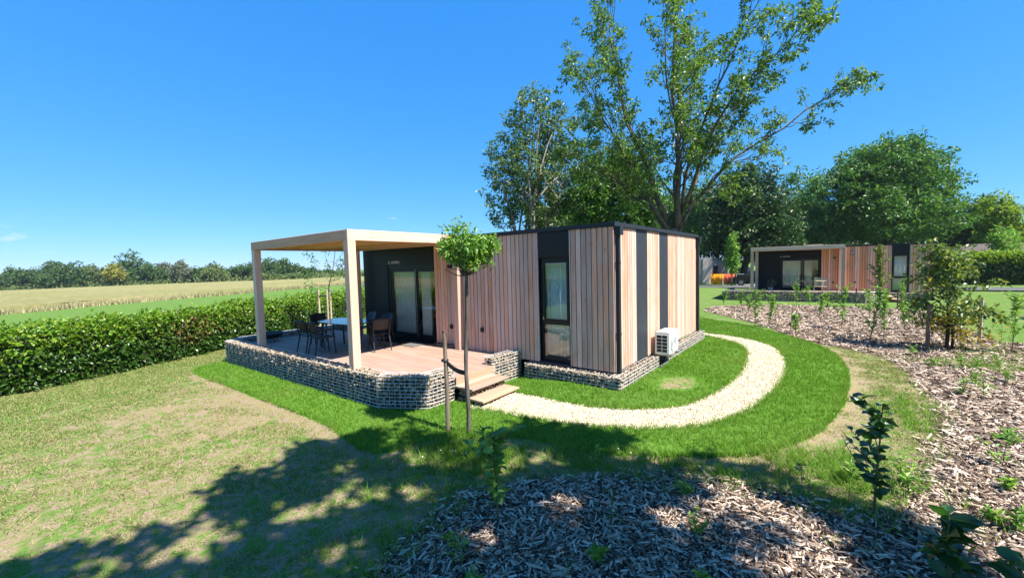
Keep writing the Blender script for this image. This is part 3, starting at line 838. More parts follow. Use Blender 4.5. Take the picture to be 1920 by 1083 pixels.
    # jamb linings
    jm = MB(); jm.box(-1.7595, -1.7555, 0.0, 0.06, ZD + 0.055, 2.755); jm.box(-0.9745, -0.9705, 0.0, 0.06, ZD + 0.055, 2.755)
    jm.build('jamb', M['frame'], win)
    # ---- rainwater pipes on the end wall
    for yy, hop in ((0.075, True), (YB - 0.06, False)):
        dp = MB(); dp.prism('z', ZD - 0.02, ZT - 0.16, 0.026, 0.106, yy - 0.04, yy + 0.04, 0.006)
        pipe = dp.build('downpipe', M['anthracite_metal'], root)
        hb = MB(); hb.prism('z', ZT - 0.20, ZT - 0.032, 0.024, 0.15, yy - 0.075, yy + 0.075, 0.006)
        hb.build('hopper', M['anthracite_metal'], pipe)
        for zz in (1.2, 2.6):
            MB().box(0.02, 0.11, yy - 0.046, yy + 0.046, zz, zz + 0.03).build('bracket', M['anthracite_metal'], pipe)
    # ---- small fittings on the front wall
    lm = MB(); lm.prism('z', 2.58, 2.68, -4.56, -4.44, -0.13, -0.026, 0.004)
    lm.build('wall_lamp', M['black'], root)
    for xx, zz in ((-4.56, 1.04), (-3.47, 1.04)):
        sk = MB(); sk.prism('z', zz - 0.055, zz + 0.055, xx - 0.045, xx + 0.045, -0.065, -0.026, 0.008)
        so = sk.build('socket_box', M['black'], root)
        MB().prism('z', zz - 0.035, zz + 0.035, xx - 0.03, xx + 0.03, -0.074, -0.066, 0.003).build('socket_lid', M['frame'], so)
    # ---- name over the door
    cu = bpy.data.curves.new('name_text', 'FONT')
    cu.body = 'EL ADMIRA'
    cu.size = 0.115; cu.extrude = 0.004
    to = bpy.data.objects.new('tmp_text', cu); COL.objects.link(to)
    bpy.context.view_layer.update()
    me = bpy.data.meshes.new_from_object(to.evaluated_get(bpy.context.evaluated_depsgraph_get()))
    bpy.data.objects.remove(to); bpy.data.curves.remove(cu)
    lt = link('lettering', me, M['letter'], root)
    if len(me.materials) and me.materials[0] is None: me.materials[0] = M['letter']
    lt.rotation_euler = (PI / 2, 0, 0); lt.location = (-7.47, 0.119, 2.755)
    return root

HOUSE2 = ((7.9, 26.6, -0.1), math.radians(2.15))
h1 = make_house(empty('chalet', (0, 0, 0)), True)
tag(h1, 'flat-roofed larch-clad chalet with dark panels in the middle of the lawn', 'house')
h2 = make_house(empty('chalet', *HOUSE2), False)
tag(h2, 'smaller-looking flat-roofed larch-clad chalet in the distance behind the mulch bed', 'house')

# ------------------------------------------------------------------ pergolas
PX0, PX1, PYF, PZT = -8.93, -4.12, -3.13, 3.41
def make_pergola(root):
    w = 0.17; bh = 0.215
    zb = PZT - bh
    for (x, y, zf) in ((PX0, PYF, 0.49), (PX1 - w, PYF, 0.49), (PX0, -0.03 - w, 0.49), (PX1 - w, -0.03 - w, 0.49)):
        MB().prism('z', zf, zb - 0.001, x, x + w, y, y + w, 0.006).build('post', M['pine'], root)
    MB().prism('x', PX0, PX1 - 0.075, PYF, PYF + 0.07, zb, PZT, 0.005).build('beam', M['pine_x'], root)
    MB().prism('x', PX0 + 0.075, PX1 - 0.075, -0.105, -0.035, zb, PZT - 0.01, 0.005).build('beam', M['pine_x'], root)
    MB().prism('y', PYF, -0.035, PX1 - 0.07, PX1, zb, PZT, 0.005).build('beam', M['pine_y'], root)
    MB().prism('y', PYF + 0.075, -0.035, PX0, PX0 + 0.07, zb, PZT, 0.005).build('beam', M['pine_y'], root)
    n = 6
    for i in range(n):
        y = PYF + 0.45 + i * (2.4 / n)
        MB().prism('x', PX0 + 0.075, PX1 - 0.075, y, y + 0.045, zb + 0.035, PZT - 0.065, 0.004).build('rafter', M['pine_soffit'], root)
    nb = 30
    ww = (PX1 - PX0 - 0.16) / nb
    for i in range(nb):
        x = PX0 + 0.08 + i * ww
        MB().prism('y', PYF + 0.075, -0.11, x + 0.003, x + ww - 0.003, PZT - 0.06, PZT - 0.042, 0.002).build('roof_board', M['pine_soffit'], root)
    MB().box(PX0 + 0.072, PX1 - 0.072, PYF + 0.073, -0.107, PZT - 0.038, PZT - 0.022).build('roof_sheet', M['roofing'], root)
p1 = empty('pergola'); make_pergola(p1)
tag(p1, 'pale pine pergola over the terrace of the near chalet', 'pergola')
p2 = empty('pergola', *HOUSE2); make_pergola(p2)
tag(p2, 'pale pine pergola in front of the distant chalet', 'pergola')

# ------------------------------------------------------------------ terraces
ZK = 0.49
def make_deck(root, single):
    rng = np.random.default_rng(5)
    y = -3.1; J = MB(); k = 0
    while y < -0.05:
        x1 = -2.36 if y > -2.5 else (-3.05 + (y + 3.1) * 1.15)
        w = 0.138
        cuts = [-10.65] + sorted([-10.65 + 4.1 * ((k % 2) * 0.5 + 0.5) + rng.uniform(-.2, .2), -10.65 + 4.1 * ((k % 2) * 0.5 + 1.45)]) + [x1]
        cuts = [c for c in cuts if c <= x1]
        for a, c in zip(cuts[:-1], cuts[1:]):
            if c - a < 0.1: continue
            mb = MB() if single else J
            mb.prism('x', a + 0.002, c - 0.002, y + 0.003, min(y + w, -0.028) - 0.003, ZK - 0.03, ZK + rng.uniform(-0.001, 0.001), 0.003)
            if single: mb.build('plank', M['deck'], root)
        y += w; k += 1
    if not single: J.build('planking', M['deck'], root)
    MB().box(-10.6, -3.25, -3.0, -0.03, 0.05, ZK - 0.034).box(-3.25, -2.62, -2.35, -0.03, 0.05, ZK - 0.034).build('joists', M['membrane'], root)
    MB().prism('y', -2.06, -0.90, -2.355, -2.33, 0.335, ZK - 0.002, 0.003).build('fascia', M['step'], root)
d1 = empty('terrace_deck'); make_deck(d1, True)
tag(d1, 'pinkish brown plank terrace deck in front of the near chalet', 'deck')
d2 = empty('terrace_deck', *HOUSE2); make_deck(d2, False)
tag(d2, 'plank terrace deck in front of the distant chalet', 'deck')

def make_steps(root):
    for (xa, xb, zt_, y0, y1) in ((-2.36, -1.86, 0.335, -2.1, -1.02), (-1.98, -1.56, 0.175, -2.14, -1.06)):
        n = 3; w = (xb - xa) / n
        for i in range(n):
            MB().prism('y', y0, y1, xa + i * w + 0.003, xa + (i + 1) * w - 0.003, zt_ - 0.035, zt_, 0.004).build('tread_plank', M['step'], root)
    rng = np.random.default_rng(31)
    Q = []
    for (xa, xf, y0, y1, z0, z1) in ((-2.3, -1.62, -2.07, -1.1, 0.0, 0.135), (-2.3, -1.94, -2.05, -1.08, 0.14, 0.295)):
        n = int((y1 - y0) * (z1 - z0) * 900); Q.append(np.stack([xf - rng.uniform(0, .04, n), rng.uniform(y0, y1, n), rng.uniform(z0 + .015, z1 - .015, n)], 1))
        n = int((xf - xa) * (z1 - z0) * 900); Q.append(np.stack([rng.uniform(xa, xf, n), y0 + rng.uniform(0, .04, n), rng.uniform(z0 + .015, z1 - .015, n)], 1))
    Q = np.vstack(Q)
    tag(link('stone_fill', stones_mesh('stones', Q, rng.uniform(.016, .032, len(Q)), rng), M['stone'], root), kind='stuff')
    MB().box(-2.3, -1.66, -2.03, -1.12, 0.0, 0.135).build('core', M['stone_core'], root)
    MB().box(-2.3, -1.98, -2.01, -1.1, 0.14, 0.298).build('core', M['stone_core'], root)
s1 = empty('terrace_steps'); make_steps(s1)
tag(s1, 'two plank steps leading from the gravel path up to the terrace', 'steps')
s2 = empty('terrace_steps', *HOUSE2); make_steps(s2)
tag(s2, 'plank steps up to the terrace of the distant chalet', 'steps')

# ------------------------------------------------------------------ gabions
def gabion(label, A, B, w, z0, z1, root_xf=None, seed=0, detail=1.0, faces='foti', vstep=0.1, hstep=0.065):
    """straight wire basket: outer face from A to B (ground plan), thickness w to the left of A->B"""
    A = np.array(A, float); B = np.array(B, float)
    rng = np.random.default_rng(seed)
    L = np.linalg.norm(B - A)
    d = (B - A) / L; nrm = np.array([-d[1], d[0]])
    H = z1 - z0
    root = empty('gabion_wall', (0, 0, 0)) if root_xf is None else empty('gabion_wall', *root_xf)
    tag(root, label, 'gabion', 'stone-filled wire baskets')
    r = 0.029 / math.sqrt(detail)
    def sheet(area):
        return int(area / (r * r) * 0.5)
    U = []; Wd = []; Z = []
    for (code, area) in (('f', L * H), ('i', L * H), ('t', L * w), ('e', w * H), ('g', w * H)):
        if code not in faces and not (code in 'eg' and 'o' in faces): continue
        n = sheet(area)
        dep = rng.uniform(0.010, 0.075, n)
        if code == 'f': u, q, z = rng.uniform(0, L, n), dep, rng.uniform(0.01, H - 0.02, n)
        elif code == 'i': u, q, z = rng.uniform(0, L, n), w - dep, rng.uniform(0.01, H - 0.02, n)
        elif code == 't': u, q, z = rng.uniform(0, L, n), rng.uniform(0, w, n), H - dep
        elif code == 'e': u, q, z = dep, rng.uniform(0, w, n), rng.uniform(0.01, H - 0.02, n)
        else: u, q, z = L - dep, rng.uniform(0, w, n), rng.uniform(0.01, H - 0.02, n)
        U.append(u); Wd.append(q); Z.append(z)
    U = np.concatenate(U); Wd = np.concatenate(Wd); Z = np.concatenate(Z)
    P = np.stack([A[0] + d[0] * U + nrm[0] * Wd, A[1] + d[1] * U + nrm[1] * Wd, z0 + Z], 1)
    me = stones_mesh('stones', P, rng.uniform(0.55, 1.5, len(P)) * r, rng)
    tag(link('stone_fill', me, M['stone'], root), kind='stuff')
    # dark core so that gaps between the stones do not show through
    c = 0.055
    def pt(u, q, z): return (A[0] + d[0] * u + nrm[0] * q, A[1] + d[1] * u + nrm[1] * q, z0 + z)
    cv = [pt(c, c, 0), pt(L - c, c, 0), pt(L - c, w - c, 0), pt(c, w - c, 0), pt(c, c, H - c), pt(L - c, c, H - c), pt(L - c, w - c, H - c), pt(c, w - c, H - c)]
    MB().add(cv, [(0, 3, 2, 1), (4, 5, 6, 7), (0, 1, 5, 4), (1, 2, 6, 5), (2, 3, 7, 6), (3, 0, 4, 7)]).build('core', M['stone_core'], root)
    # wire basket
    g = MB(); e = 0.010; R = 0.0046
    nh = max(2, int(round(H / hstep)))
    for i in range(nh + 1):
        z = H * i / nh
        g.tube([pt(-e, -e, z), pt(L + e, -e, z), pt(L + e, w + e, z), pt(-e, w + e, z), pt(-e, -e, z)], R, 4, False)
    nv = max(1, int(round(L / vstep)))
    for i in range(nv + 1):
        u = L * i / nv
        g.tube([pt(u, -e - 0.004, 0), pt(u, -e - 0.004, H + 0.005), pt(u, w + e + 0.004, H + 0.005), pt(u, w + e + 0.004, 0)], R * 0.55, 4, False)
    for i in range(1, int(w / 0.1)):
        q = w * i / int(w / 0.1)
        g.tube([pt(0, q, H + 0.002), pt(L, q, H + 0.002)], R * 0.8, 4, False)
    g.build('wire_basket', M['galv'], root)
    return root

GT = 0.65
gabion('long low gabion wall along the front edge of the near terrace', (-10.42, -3.42), (-3.22, -3.2), 0.27, 0.0, GT, seed=1, vstep=0.25)
gabion('short slanting gabion wall cutting the front corner of the near terrace', (-3.20, -3.19), (-2.41, -2.72), 0.24, 0.0, GT, seed=2)
gabion('gabion wall left of the plank steps, beside the staked ball-shaped tree', (-2.40, -2.70), (-2.36, -2.10), 0.26, 0.0, GT, seed=3)
gabion('tall gabion block right of the plank steps against the near chalet', (-2.34, -0.98), (-2.30, -0.04), 0.24, 0.0, GT, seed=4)
gabion('slanting gabion wall at the far left corner of the near terrace', (-10.85, -2.95), (-10.44, -3.41), 0.25, 0.0, GT, seed=5)
gabion('gabion wall along the hedge side of the near terrace', (-10.87, 0.9), (-10.87, -2.93), 0.25, 0.0, GT, seed=6, vstep=0.25)
gabion('low gabion plinth under the tall window of the near chalet', (-2.05, -0.20), (0.10, -0.20), 0.19, 0.08, 0.42, seed=7)
gabion('low gabion plinth at the near end of the chalet\'s side wall', (0.205, -0.20), (0.205, 1.95), 0.2, 0.08, 0.42, seed=8)
gabion('low gabion plinth at the far end of the chalet\'s side wall, past the air conditioner', (0.205, 2.62), (0.205, 6.2), 0.2, 0.08, 0.42, seed=9)
gabion('long gabion wall along the terrace of the distant chalet', (-10.42, -3.42), (-3.22, -3.3), 0.27, 0.0, GT, HOUSE2, 21, 0.6, 'ft', 0.3, 0.09)
gabion('short slanting gabion wall at the terrace corner of the distant chalet', (-3.20, -3.29), (-2.41, -2.72), 0.24, 0.0, GT, HOUSE2, 22, 0.6, 'ft', 0.2, 0.09)
gabion('gabion wall left of the steps of the distant chalet', (-2.40, -2.70), (-2.36, -2.10), 0.26, 0.0, GT, HOUSE2, 23, 0.6, 'fto', 0.2, 0.09)
gabion('gabion block right of the steps of the distant chalet', (-2.34, -0.98), (-2.30, -0.04), 0.24, 0.0, GT, HOUSE2, 24, 0.6, 'fto', 0.2, 0.09)
gabion('low gabion plinth under the tall window of the distant chalet', (-2.05, -0.20), (0.10, -0.20), 0.19, 0.0, 0.42, HOUSE2, 25, 0.6, 'ft', 0.2, 0.09)
gabion('gabion wall along the left side of the distant terrace', (-10.45, -0.2), (-10.45, -3.4), 0.25, 0.0, GT, HOUSE2, 26, 0.6, 'fto', 0.3, 0.09)

# ------------------------------------------------------------------ air conditioner
ac = empty('air_conditioner', (0.08, 1.98, 0.47))
tag(ac, 'white outdoor air conditioner unit on the side wall of the near chalet', 'air conditioner')
def build_ac():
    # local: x out from the wall 0..0.32, y along the wall 0..0.70, z up 0..0.54
    b = MB(); b.prism('y', 0.0, 0.68, 0.04, 0.36, 0.0, 0.52, 0.018)
    b.build('casing', M['white'], ac)
    b = MB(); b.box(0.075, 0.325, -0.004, 0.0, 0.05, 0.45)
    gr = b.build('side_grille', M['grille'], ac)
    g = MB()
    for i in range(6):
        z = 0.045 + i * 0.0805; g.box(0.07, 0.33, -0.014, -0.0045, z, z + 0.012)
    for x in (0.07, 0.194, 0.318): g.box(x, x + 0.012, -0.013, -0.005, 0.058, 0.447)
    g.build('grille_bars', M['white'], gr)
    f = MB()
    f.lathe([(0.20, 0.0), (0.205, 0.006), (0.20, 0.012)], (0, 0, 0), 28)
    fo = f.build('fan_grille', M['white'], ac); fo.rotation_euler = (0, PI / 2, 0); fo.location = (0.361, 0.27, 0.26)
    r = MB()
    for k in range(4):
        rr = 0.05 + k * 0.045
        pts = [(0, rr * math.cos(a), rr * math.sin(a)) for a in np.linspace(0, 2 * PI, 25)]
        r.tube(pts, 0.004, 4, False)
    ro = r.build('fan_ring', M['steel'], ac); ro.location = (0.377, 0.27, 0.26)
    MB().box(0.361, 0.366, 0.52, 0.62, 0.08, 0.2).build('service_cover', M['white'], ac)
    for yy in (0.08, 0.56):
        MB().box(-0.05, 0.37, yy, yy + 0.04, -0.04, -0.004).build('bracket', M['steel'], ac)
    pp = MB(); pp.tube([(0.2, 0.6, -0.002), (0.19, 0.6, -0.1), (0.08, 0.58, -0.16), (0.06, 0.5, -0.34)], 0.016, 8)
    pp.build('hose', M['black'], ac)
build_ac()
kb = MB().prism('y', 0.0, 0.66, 0.0, 0.06, 0.0, 0.12, 0.004).build('edging_board', M['shed_grey']); kb.location = (0.2, 1.955, 0.09)
tag(kb, 'grey edging board under the white air conditioner between two gabion plinths', 'board')

# ------------------------------------------------------------------ door mats and boot rack
m1 = MB().prism('x', -0.55, 0.55, -0.19, 0.19, 0.0, 0.014, 0.004).build('doormat', M['mat_dark']); m1.location = (-6.75, -0.28, ZK + 0.003)
tag(m1, 'dark doormat in the shade before the glass door of the near chalet', 'doormat')
m2 = MB().prism('x', -0.38, 0.38, -0.25, 0.25, 0.0, 0.014, 0.004).build('doormat', M['mat_grey']); m2.location = (-5.85, -0.36, ZK + 0.003)
tag(m2, 'grey doormat in the sun before the glass door of the near chalet', 'doormat')
br = empty('boot_rack', (-4.75, -0.16, ZK)); tag(br, 'small black boot rack at the foot of the wood wall beside the pergola post', 'boot rack')
b = MB()
for x in (-0.28, 0.28): b.tube([(x, -0.1, 0.0), (x, -0.1, 0.09), (x, 0.1, 0.09), (x, 0.1, 0.0)], 0.008, 6)
b.build('side_frame', M['black'], br)
b = MB()
for y in (-0.09, -0.03, 0.03, 0.09): b.tube([(-0.28, y, 0.092), (0.28, y, 0.092)], 0.007, 6)
b.build('rail', M['black'], br)

# ------------------------------------------------------------------ table and chairs
tb = empty('dining_table', (-7.05, -1.6, ZK)); tb.rotation_euler = (0, 0, 0.05)
tag(tb, 'dark oval garden table with glossy top under the near pergola', 'table')
def build_table():
    n = 40
    pr = []
    for j in range(n):
        a = 2 * PI * j / n
        c, s = math.cos(a), math.sin(a)
        pr.append((0.86 * abs(c) ** 0.6 * (1 if c >= 0 else -1), 0.5 * abs(s) ** 0.6 * (1 if s >= 0 else -1)))
    V = [(x, y, 0.715) for x, y in pr] + [(x, y, 0.74) for x, y in pr]
    F = [tuple(range(n - 1, -1, -1)), tuple(range(n, 2 * n))] + [(j, (j + 1) % n, n + (j + 1) % n, n + j) for j in range(n)]
    MB().add(V, F).build('table_top', M['tabletop'], tb)
    for sx in (-1, 1):
        for sy in (-1, 1):
            MB().tube([(sx * 0.62, sy * 0.30, 0.71), (sx * 0.66, sy * 0.34, 0.0)], [0.028, 0.022], 8).build('leg', M['resin'], tb)
    MB().box(-0.62, 0.62, -0.02, 0.02, 0.66, 0.71).build('stretcher', M['resin'], tb)
build_table()

def make_chair(mat):
    root = empty('garden_chair')
    # seat at 0.44, faces +Y (front), back at -Y
    n = 10
    V = []; F = []
    for i in range(n + 1):
        for j in range(n + 1):
            x = -0.22 + 0.44 * i / n; y = -0.2 + 0.44 * j / n
            V.append((x * (0.92 + 0.08 * j / n), y, 0.445 - 0.02 * math.exp(-((x / 0.15) ** 2 + (y / 0.15) ** 2))))
    m = len(V)
    V += [(x, y, z - 0.022) for x, y, z in V]
    I = lambda i, j: i * (n + 1) + j
    for i in range(n):
        for j in range(n):
            F.append((I(i, j), I(i + 1, j), I(i + 1, j + 1), I(i, j + 1)))
            F.append(tuple(q + m for q in (I(i, j), I(i, j + 1), I(i + 1, j + 1), I(i + 1, j))))
    for i in range(n):
        F += [(I(i, 0), m + I(i, 0), m + I(i + 1, 0), I(i + 1, 0)), (I(i, n), I(i + 1, n), m + I(i + 1, n), m + I(i, n)),
              (I(0, i), I(0, i + 1), m + I(0, i + 1), m + I(0, i)), (I(n, i), m + I(n, i), m + I(n, i + 1), I(n, i + 1))]
    MB().add(V, F).build('seat', mat, root, True)
    V = []; F = []
    nu, nv = 12, 6
    for i in range(nu + 1):
        a = -1 + 2 * i / nu
        for j in range(nv + 1):
            t = j / nv
            V.append((a * (0.215 + 0.02 * t), -0.23 - 0.10 * t + 0.06 * a * a, 0.56 + (0.30 - 0.035 * abs(a) ** 4) * t))
    m = len(V)
    V += [(x, y - 0.018, z) for x, y, z in V]
    I = lambda i, j: i * (nv + 1) + j
    for i in range(nu):
        for j in range(nv):
            F.append((I(i, j), I(i, j + 1), I(i + 1, j + 1), I(i + 1, j))); F.append(tuple(q + m for q in (I(i, j), I(i + 1, j), I(i + 1, j + 1), I(i, j + 1))))
        F += [(I(i, 0), I(i + 1, 0), m + I(i + 1, 0), m + I(i, 0)), (I(i, nv), m + I(i, nv), m + I(i + 1, nv), I(i + 1, nv))]
    for j in range(nv):
        F += [(I(0, j), m + I(0, j), m + I(0, j + 1), I(0, j + 1)), (I(nu, j), I(nu, j + 1), m + I(nu, j + 1), m + I(nu, j))]
    MB().add(V, F).build('backrest', mat, root, True)
    for s in (-1, 1):
        MB().tube([(s * 0.20, 0.2, 0.43), (s * 0.215, 0.235, 0.0)], [0.02, 0.014], 8).build('leg', mat, root)
        MB().tube([(s * 0.225, -0.30, 0.80), (s * 0.215, -0.235, 0.58), (s * 0.205, -0.20, 0.43), (s * 0.225, -0.29, 0.0)], [0.015, 0.019, 0.021, 0.014], 8).build('leg', mat, root)
        MB().tube([(s * 0.225, -0.25, 0.63), (s * 0.255, -0.1, 0.645), (s * 0.255, 0.1, 0.64), (s * 0.21, 0.2, 0.43)], [0.014, 0.016, 0.016, 0.014], 8).build('armrest', mat, root)
    return root
chair0 = make_chair(M['resin'])
remember(chair0)
spots = [(-7.50, -2.33, 0.05, 'dark garden chair at the front of the table, the one farther left'),
         (-6.85, -2.36, -0.10, 'dark garden chair at the front of the table, beside the near pergola post'),
         (-8.28, -1.62, -PI / 2, 'dark garden chair at the hedge end of the oval table'),
         (-7.45, -0.80, PI - 0.1, 'dark garden chair behind the table, the one nearer the hedge'),
         (-6.65, -0.78, PI + 0.15, 'dark garden chair behind the table, by the dark wall panels')]
for i, (x, y, r, lab) in enumerate(spots):
    c = chair0 if i == 0 else copy_tree(chair0)
    c.location = (x, y, ZK); c.rotation_euler = (0, 0, r)
    tag(c, lab, 'chair', 'chairs around the oval garden table')
c = make_chair(M['resin_brown'])
c.location = (-6.02, -1.28, ZK); c.rotation_euler = (0, 0, PI / 2 - 0.25)
tag(c, 'brown garden chair at the door end of the table, right of the near pergola post', 'chair', 'chairs around the oval garden table')
vs = empty('flower_vase', (-6.72, -1.66, ZK + 0.742)); tag(vs, 'dark vase with dried flowers on the oval garden table', 'vase')
MB().lathe([(0.05, 0), (0.062, 0.05), (0.07, 0.18), (0.066, 0.26), (0.058, 0.26), (0.05, 0.06)], n=18).build('vase_body', M['vase'], vs, True)
def dried():
    rng = np.random.default_rng(3)
    b = MB(); hd = []
    for k in range(26):
        a = rng.uniform(0, 2 * PI); r = rng.uniform(0.03, 0.2)
        e = (r * math.cos(a), r * math.sin(a), 0.3 + rng.uniform(0.05, 0.22))
        b.tube([(0.02 * math.cos(a), 0.02 * math.sin(a), 0.1), (0.04 * math.cos(a), 0.04 * math.sin(a), 0.27), e], 0.003, 4)
        hd.append(e)
    b.build('stems', M['twig'], vs)
    P = np.repeat(np.array(hd), 5, 0) + rng.normal(size=(130, 3)) * 0.018
    tag(link('flower_heads', stones_mesh('flower_heads', P, rng.uniform(0.014, 0.03, 130), rng, 'oct'), M['flower'], vs), kind='stuff')
dried()
fb = empty('fire_bowl', (-10.15, -2.3, ZK)); tag(fb, 'black low fire bowl in the shaded left corner of the near terrace', 'fire bowl')
MB().lathe([(0.12, 0.10), (0.26, 0.14), (0.34, 0.22), (0.36, 0.26), (0.34, 0.26), (0.24, 0.17), (0.1, 0.14)], n=24).build('bowl', M['black'], fb, True)
for k in range(3):
    a = k * 2 * PI / 3
    MB().tube([(0.2 * math.cos(a), 0.2 * math.sin(a), 0.13), (0.27 * math.cos(a), 0.27 * math.sin(a), 0.0)], 0.012, 6).build('leg', M['black'], fb)

# ------------------------------------------------------------------ furniture of the distant terrace
def xf2(x, y, z=0.0):
    (ox, oy, oz), r = HOUSE2
    return (ox + math.cos(r) * x - math.sin(r) * y, oy + math.sin(r) * x + math.cos(r) * y, oz + z)
def far_table():
    t = empty('slat_table', xf2(-5.75, -2.2, ZK), HOUSE2[1]); tag(t, 'grey slatted table on the terrace of the distant chalet', 'table')
    for i in range(7): MB().box(-0.8, 0.8, -0.42 + i * 0.122, -0.42 + i * 0.122 + 0.105, 0.72, 0.745).build('slat', M['stake_pale'], t)
    for sx in (-0.62, 0.62):
        MB().tube([(sx, -0.36, 0.0), (sx * 0.95, -0.3, 0.45), (sx, 0.0, 0.71), (sx * 0.95, 0.3, 0.45), (sx, 0.36, 0.0)], 0.022, 6).build('leg', M['steel'], t)
    b = empty('slat_chair', xf2(-5.25, -2.85, ZK), HOUSE2[1] + 0.1); tag(b, 'pale slatted chair in front of the table on the distant terrace', 'chair')
    for i in range(5): MB().box(-0.32, 0.32, -0.22 + i * 0.09, -0.22 + i * 0.09 + 0.07, 0.42, 0.44).build('seat_slat', M['stake_pale'], b)
    for i in range(5): MB().box(-0.32, 0.32, -0.27, -0.25, 0.52 + i * 0.1, 0.58 + i * 0.1).build('back_slat', M['stake_pale'], b)
    for s in (-0.34, 0.34):
        MB().tube([(s, -0.26, 0.0), (s, -0.26, 1.02)], 0.02, 6).build('leg', M['steel'], b)
        MB().tube([(s, 0.2, 0.0), (s, 0.2, 0.42)], 0.02, 6).build('leg', M['steel'], b)
    g = empty('flood_light', xf2(-3.62, -0.03, 2.78), HOUSE2[1]); tag(g, 'grey floodlight on the wall of the distant chalet', 'floodlight')
    MB().prism('x', -0.11, 0.11, -0.26, -0.1, 0.0, 0.12, 0.01).build('lamp_head', M['shed_grey'], g)
    MB().box(-0.04, 0.04, -0.11, 0.002, 0.02, 0.3).build('bracket', M['shed_grey'], g)
    pl = empty('potted_plant', xf2(-7.9, -1.6, ZK)); tag(pl, 'small pale potted plant in the dark corner of the distant terrace', 'plant')
    MB().lathe([(0.1, 0), (0.15, 0.3), (0.13, 0.3), (0.1, 0.05)], n=14).build('pot', M['steel'], pl, True)
    return pl
FAR_POT = far_table()
#PART3

# ------------------------------------------------------------------ vegetation engine
def leaf_mesh(name, P, D, L, W, rng, fold=0.25, six=False):
    """one small folded blade per leaf: P base, D direction"""
    n = len(P)
    D = unit(D)
    R = unit(rng.normal(size=(n, 3)) + np.array([0, 0, 0.0]))
    U = np.array([0, 0, 1.0])[None] + rng.normal(size=(n, 3)) * 0.55
    Sd = unit(np.cross(D, U) + 1e-6)
    Nn = unit(np.cross(Sd, D))
    L = np.broadcast_to(np.asarray(L, float), (n,))[:, None]; W = np.broadcast_to(np.asarray(W, float), (n,))[:, None]
    if not six:
        tip = P + D * L - Nn * L * 0.12
        a = P + D * L * 0.45 + Sd * W * 0.5 + Nn * W * fold
        b = P + D * L * 0.45 - Sd * W * 0.5 + Nn * W * fold
        V = np.stack([P, a, tip, b], 1).reshape(-1, 3)
        i = np.arange(n) * 4
        F = np.concatenate([np.stack([i, i + 1, i + 2], 1), np.stack([i, i + 2, i + 3], 1)])
        return mesh_np(name, V, F)
    m1 = P + D * L * 0.5 + Nn * L * 0.04; tip = P + D * L - Nn * L * 0.14
    a1 = P + D * L * 0.25 + Sd * W * 0.38 + Nn * W * fold; a2 = P + D * L * 0.62 + Sd * W * 0.46 + Nn * W * fold * 0.8
    b1 = P + D * L * 0.25 - Sd * W * 0.38 + Nn * W * fold; b2 = P + D * L * 0.62 - Sd * W * 0.46 + Nn * W * fold * 0.8
    V = np.stack([P, a1, a2, tip, b2, b1, m1], 1).reshape(-1, 3)
    i = np.arange(n)[:, None] * 7
    T = np.array([(0, 1, 6), (1, 2, 6), (2, 3, 6), (3, 4, 6), (4, 5, 6), (5, 0, 6)])
    F = (T[None] + i[:, :, None]).reshape(-1, 3)
    return mesh_np(name, V, F, True)

def cluster_leaves(rng, C, k, r, droop=0.25, squash=0.75):
    """k leaves around every centre in C"""
    n = len(C)
    off = rng.normal(size=(n, k, 3)); off = unit(off) * (rng.random((n, k, 1)) ** 0.5)
    rr = np.broadcast_to(np.asarray(r, float), (n,))[:, None, None]
    off = off * rr * np.array([1, 1, squash])
    P = (C[:, None] + off).reshape(-1, 3)
    D = unit(off.reshape(-1, 3) + 1e-6) * 0.7 + rng.normal(size=(n * k, 3)) * 0.6 + np.array([0, 0, -droop])
    return P, D

def curve_pts(rng, a, d, length, n=5, bend=0.25, up=0.15):
    P = [np.array(a, float)]
    d = unit(np.array(d, float))
    for i in range(n - 1):
        d = unit(d + rng.normal(size=3) * bend / n * 1.6 + np.array([0, 0, up]) / n)
        P.append(P[-1] + d * length / (n - 1))
    return np.array(P)

def resample(pts, n):
    P = np.asarray(pts, float)
    Q = np.vstack([2 * P[0] - P[1], P, 2 * P[-1] - P[-2]])
    out = []
    for t in np.linspace(0, len(P) - 1.0001, n):
        i = int(t); f = t - i
        p0, p1, p2, p3 = Q[i], Q[i + 1], Q[i + 2], Q[i + 3]
        out.append(0.5 * ((2 * p1) + (-p0 + p2) * f + (2 * p0 - 5 * p1 + 4 * p2 - p3) * f * f + (-p0 + 3 * p1 - 3 * p2 + p3) * f ** 3))
    return np.array(out)

